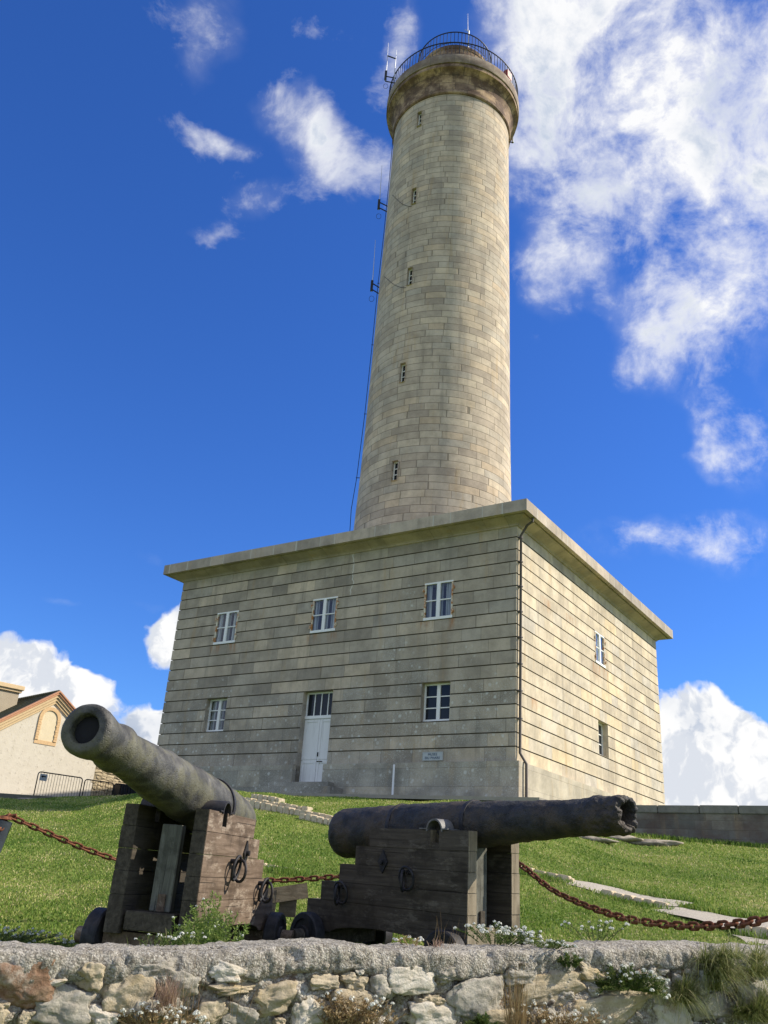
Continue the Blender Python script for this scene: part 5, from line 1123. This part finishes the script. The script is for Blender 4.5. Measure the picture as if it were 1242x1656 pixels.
weed('dry flowering weed at the bottom right of centre', 'flowers', PW(2.72, .09, -.64), .28, .19, 80, 42, .0105, M_dry, GW, nleaf=1800, flat=.35)
weed('small leafy green plant at the bottom of the wall right of the dry weed', 'weed', PW(2.28, .09, -.61), .08, .10, 24, 0, .01, M_stem, GW, 'leafy_weed', nleaf=700, lw=.012, ll=.02, flat=.5)
weed('small green leafy weed on the coping above the buff stones', 'weed', PW(2.86, .05, -.30), .07, .07, 22, 6, .009, M_stem, GW, 'leafy_weed', nleaf=500, flat=.5)
weed('small white flower sprigs at the centre foot of the wall', 'flowers', PW(3.9, .08, -.62), .22, .08, 30, 10, .009, M_stem, GW, nleaf=700, flat=.4)
M_long = leafmat('long_blade', [(0., (.07, .11, .025)), (.4, (.17, .205, .06)), (.75, (.33, .33, .13)), (1., (.58, .51, .30))])
def tuft(label, c, n, h, rx, ry, mat, wdt=.003, lean=.6, name='grass_tuft', tm=.4, droop=.7, clumps=7):
    root = thing(name, label, 'grass tuft', tuple(c), 'grass tufts on the foreground wall')
    K = 6; k = rng.integers(0, clumps, n); cx_ = rng.normal(0, rx, clumps)[k]+rng.normal(0, .012+rx*.06, n); cy_ = np.abs(rng.normal(0, ry, clumps))[k]*.6+rng.normal(0, .01, n)
    cz_ = rng.normal(0, rx*.25, clumps)[k]
    a = rng.uniform(0, 2*np.pi, n); q = lean*np.sqrt(rng.uniform(0, 1, n)); L_ = h*rng.uniform(.5, 1.25, n)
    dx, dy, dz = np.cos(a)*q, np.sin(a)*q+.25*lean, np.ones(n); nn_ = np.sqrt(dx**2+dy**2+dz**2); dx, dy, dz = dx/nn_, dy/nn_, dz/nn_
    dr = droop*rng.uniform(.4, 1.3, n)*q; sx_, sy_ = -np.sin(a+rng.normal(0, .8, n)), np.cos(a)
    V = np.empty((n, K*2, 3))
    for m in range(K):
        t = m/(K-1); w_ = wdt*.5*(1-t)**.7+.0002
        X_ = cx_+dx*L_*t*(1+.5*t*q); Y_ = cy_+dy*L_*t*(1+.5*t*q); Z_ = cz_+dz*L_*t-dr*L_*t*t
        for e_, sg_ in ((0, -1), (1, 1)):
            xx = X_+sg_*w_*sx_; yy = Y_+sg_*w_*sy_
            V[:, 2*m+e_, 0] = Wd[0]*xx+Wn[0]*yy; V[:, 2*m+e_, 1] = Wd[1]*xx+Wn[1]*yy; V[:, 2*m+e_, 2] = Z_
    F = (np.arange(n)[:, None, None]*2*K+np.array([[2*m, 2*m+1, 2*m+3, 2*m+2] for m in range(K-1)])[None]).reshape(-1, 4)
    me = bpy.data.meshes.new('blades'); me.from_pydata(V.reshape(-1, 3).tolist(), [], F.tolist())
    tt = np.repeat(np.clip(rng.normal(tm, .25, n), 0, 1), 2*K); ca = me.color_attributes.new('tint', 'FLOAT_COLOR', 'POINT'); ca.data.foreach_set('color', np.stack([tt, tt, tt, np.ones(len(tt))], 1).ravel())
    me.materials.append(mat); o = bpy.data.objects.new('blades', me); COL.objects.link(o); o.parent = root; return root
tuft('big olive green grass tuft spilling over the wall top on the right', PW(4.05, .05, -.27), 2400, .19, .17, .05, M_long, .0034, 1.1, tm=.5, droop=1.1, clumps=14)
tuft('lower hanging part of grass on the wall face at the right edge', PW(4.28, .05, -.50), 1700, .19, .14, .04, M_long, .0034, 1.1, tm=.45, droop=1.1, clumps=11)
tuft('dense grass tuft on the wall face left of the white stone', PW(3.66, .04, -.44), 1200, .16, .07, .035, M_long, .0032, 1.1, tm=.45, droop=1.1, clumps=7)
tuft('upright straw coloured dry grass bundle in front of the wall', PW(2.46, .10, -.66), 150, .36, .028, .02, M_dry, .003, .22, 'dry_grass')
tuft('reddish brown dry tuft on the left part of the wall', PW(.70, .07, -.50), 240, .12, .03, .02, M_pink, .0022, .5, 'dry_grass')
tuft('thin dry stalks rising left of the centre stones', PW(.85, .09, -.56), 26, .28, .10, .02, M_dry, .002, .45, 'dry_grass')
tuft('thin green blades on the wall top in front of the left carriage', top(.66, -.3), 24, .06, .07, .02, M_long, .003, .4)
tuft('few thin stalks standing before the right carriage', top(2.40, -.35), 20, .17, .12, .03, M_dry, .0022, .4, 'dry_grass')
tuft('thin stalks arching behind the wall below the chain', top(3.75, -.35), 24, .18, .25, .05, M_long, .002, .6)
tuft('brown withered sprig on the wall under the right carriage wheel', top(2.2, -.25), 40, .05, .02, .02, M_pink, .004, .5, 'dry_grass')

for o in bpy.data.objects:
    if 'wloc' in o: del o['wloc']
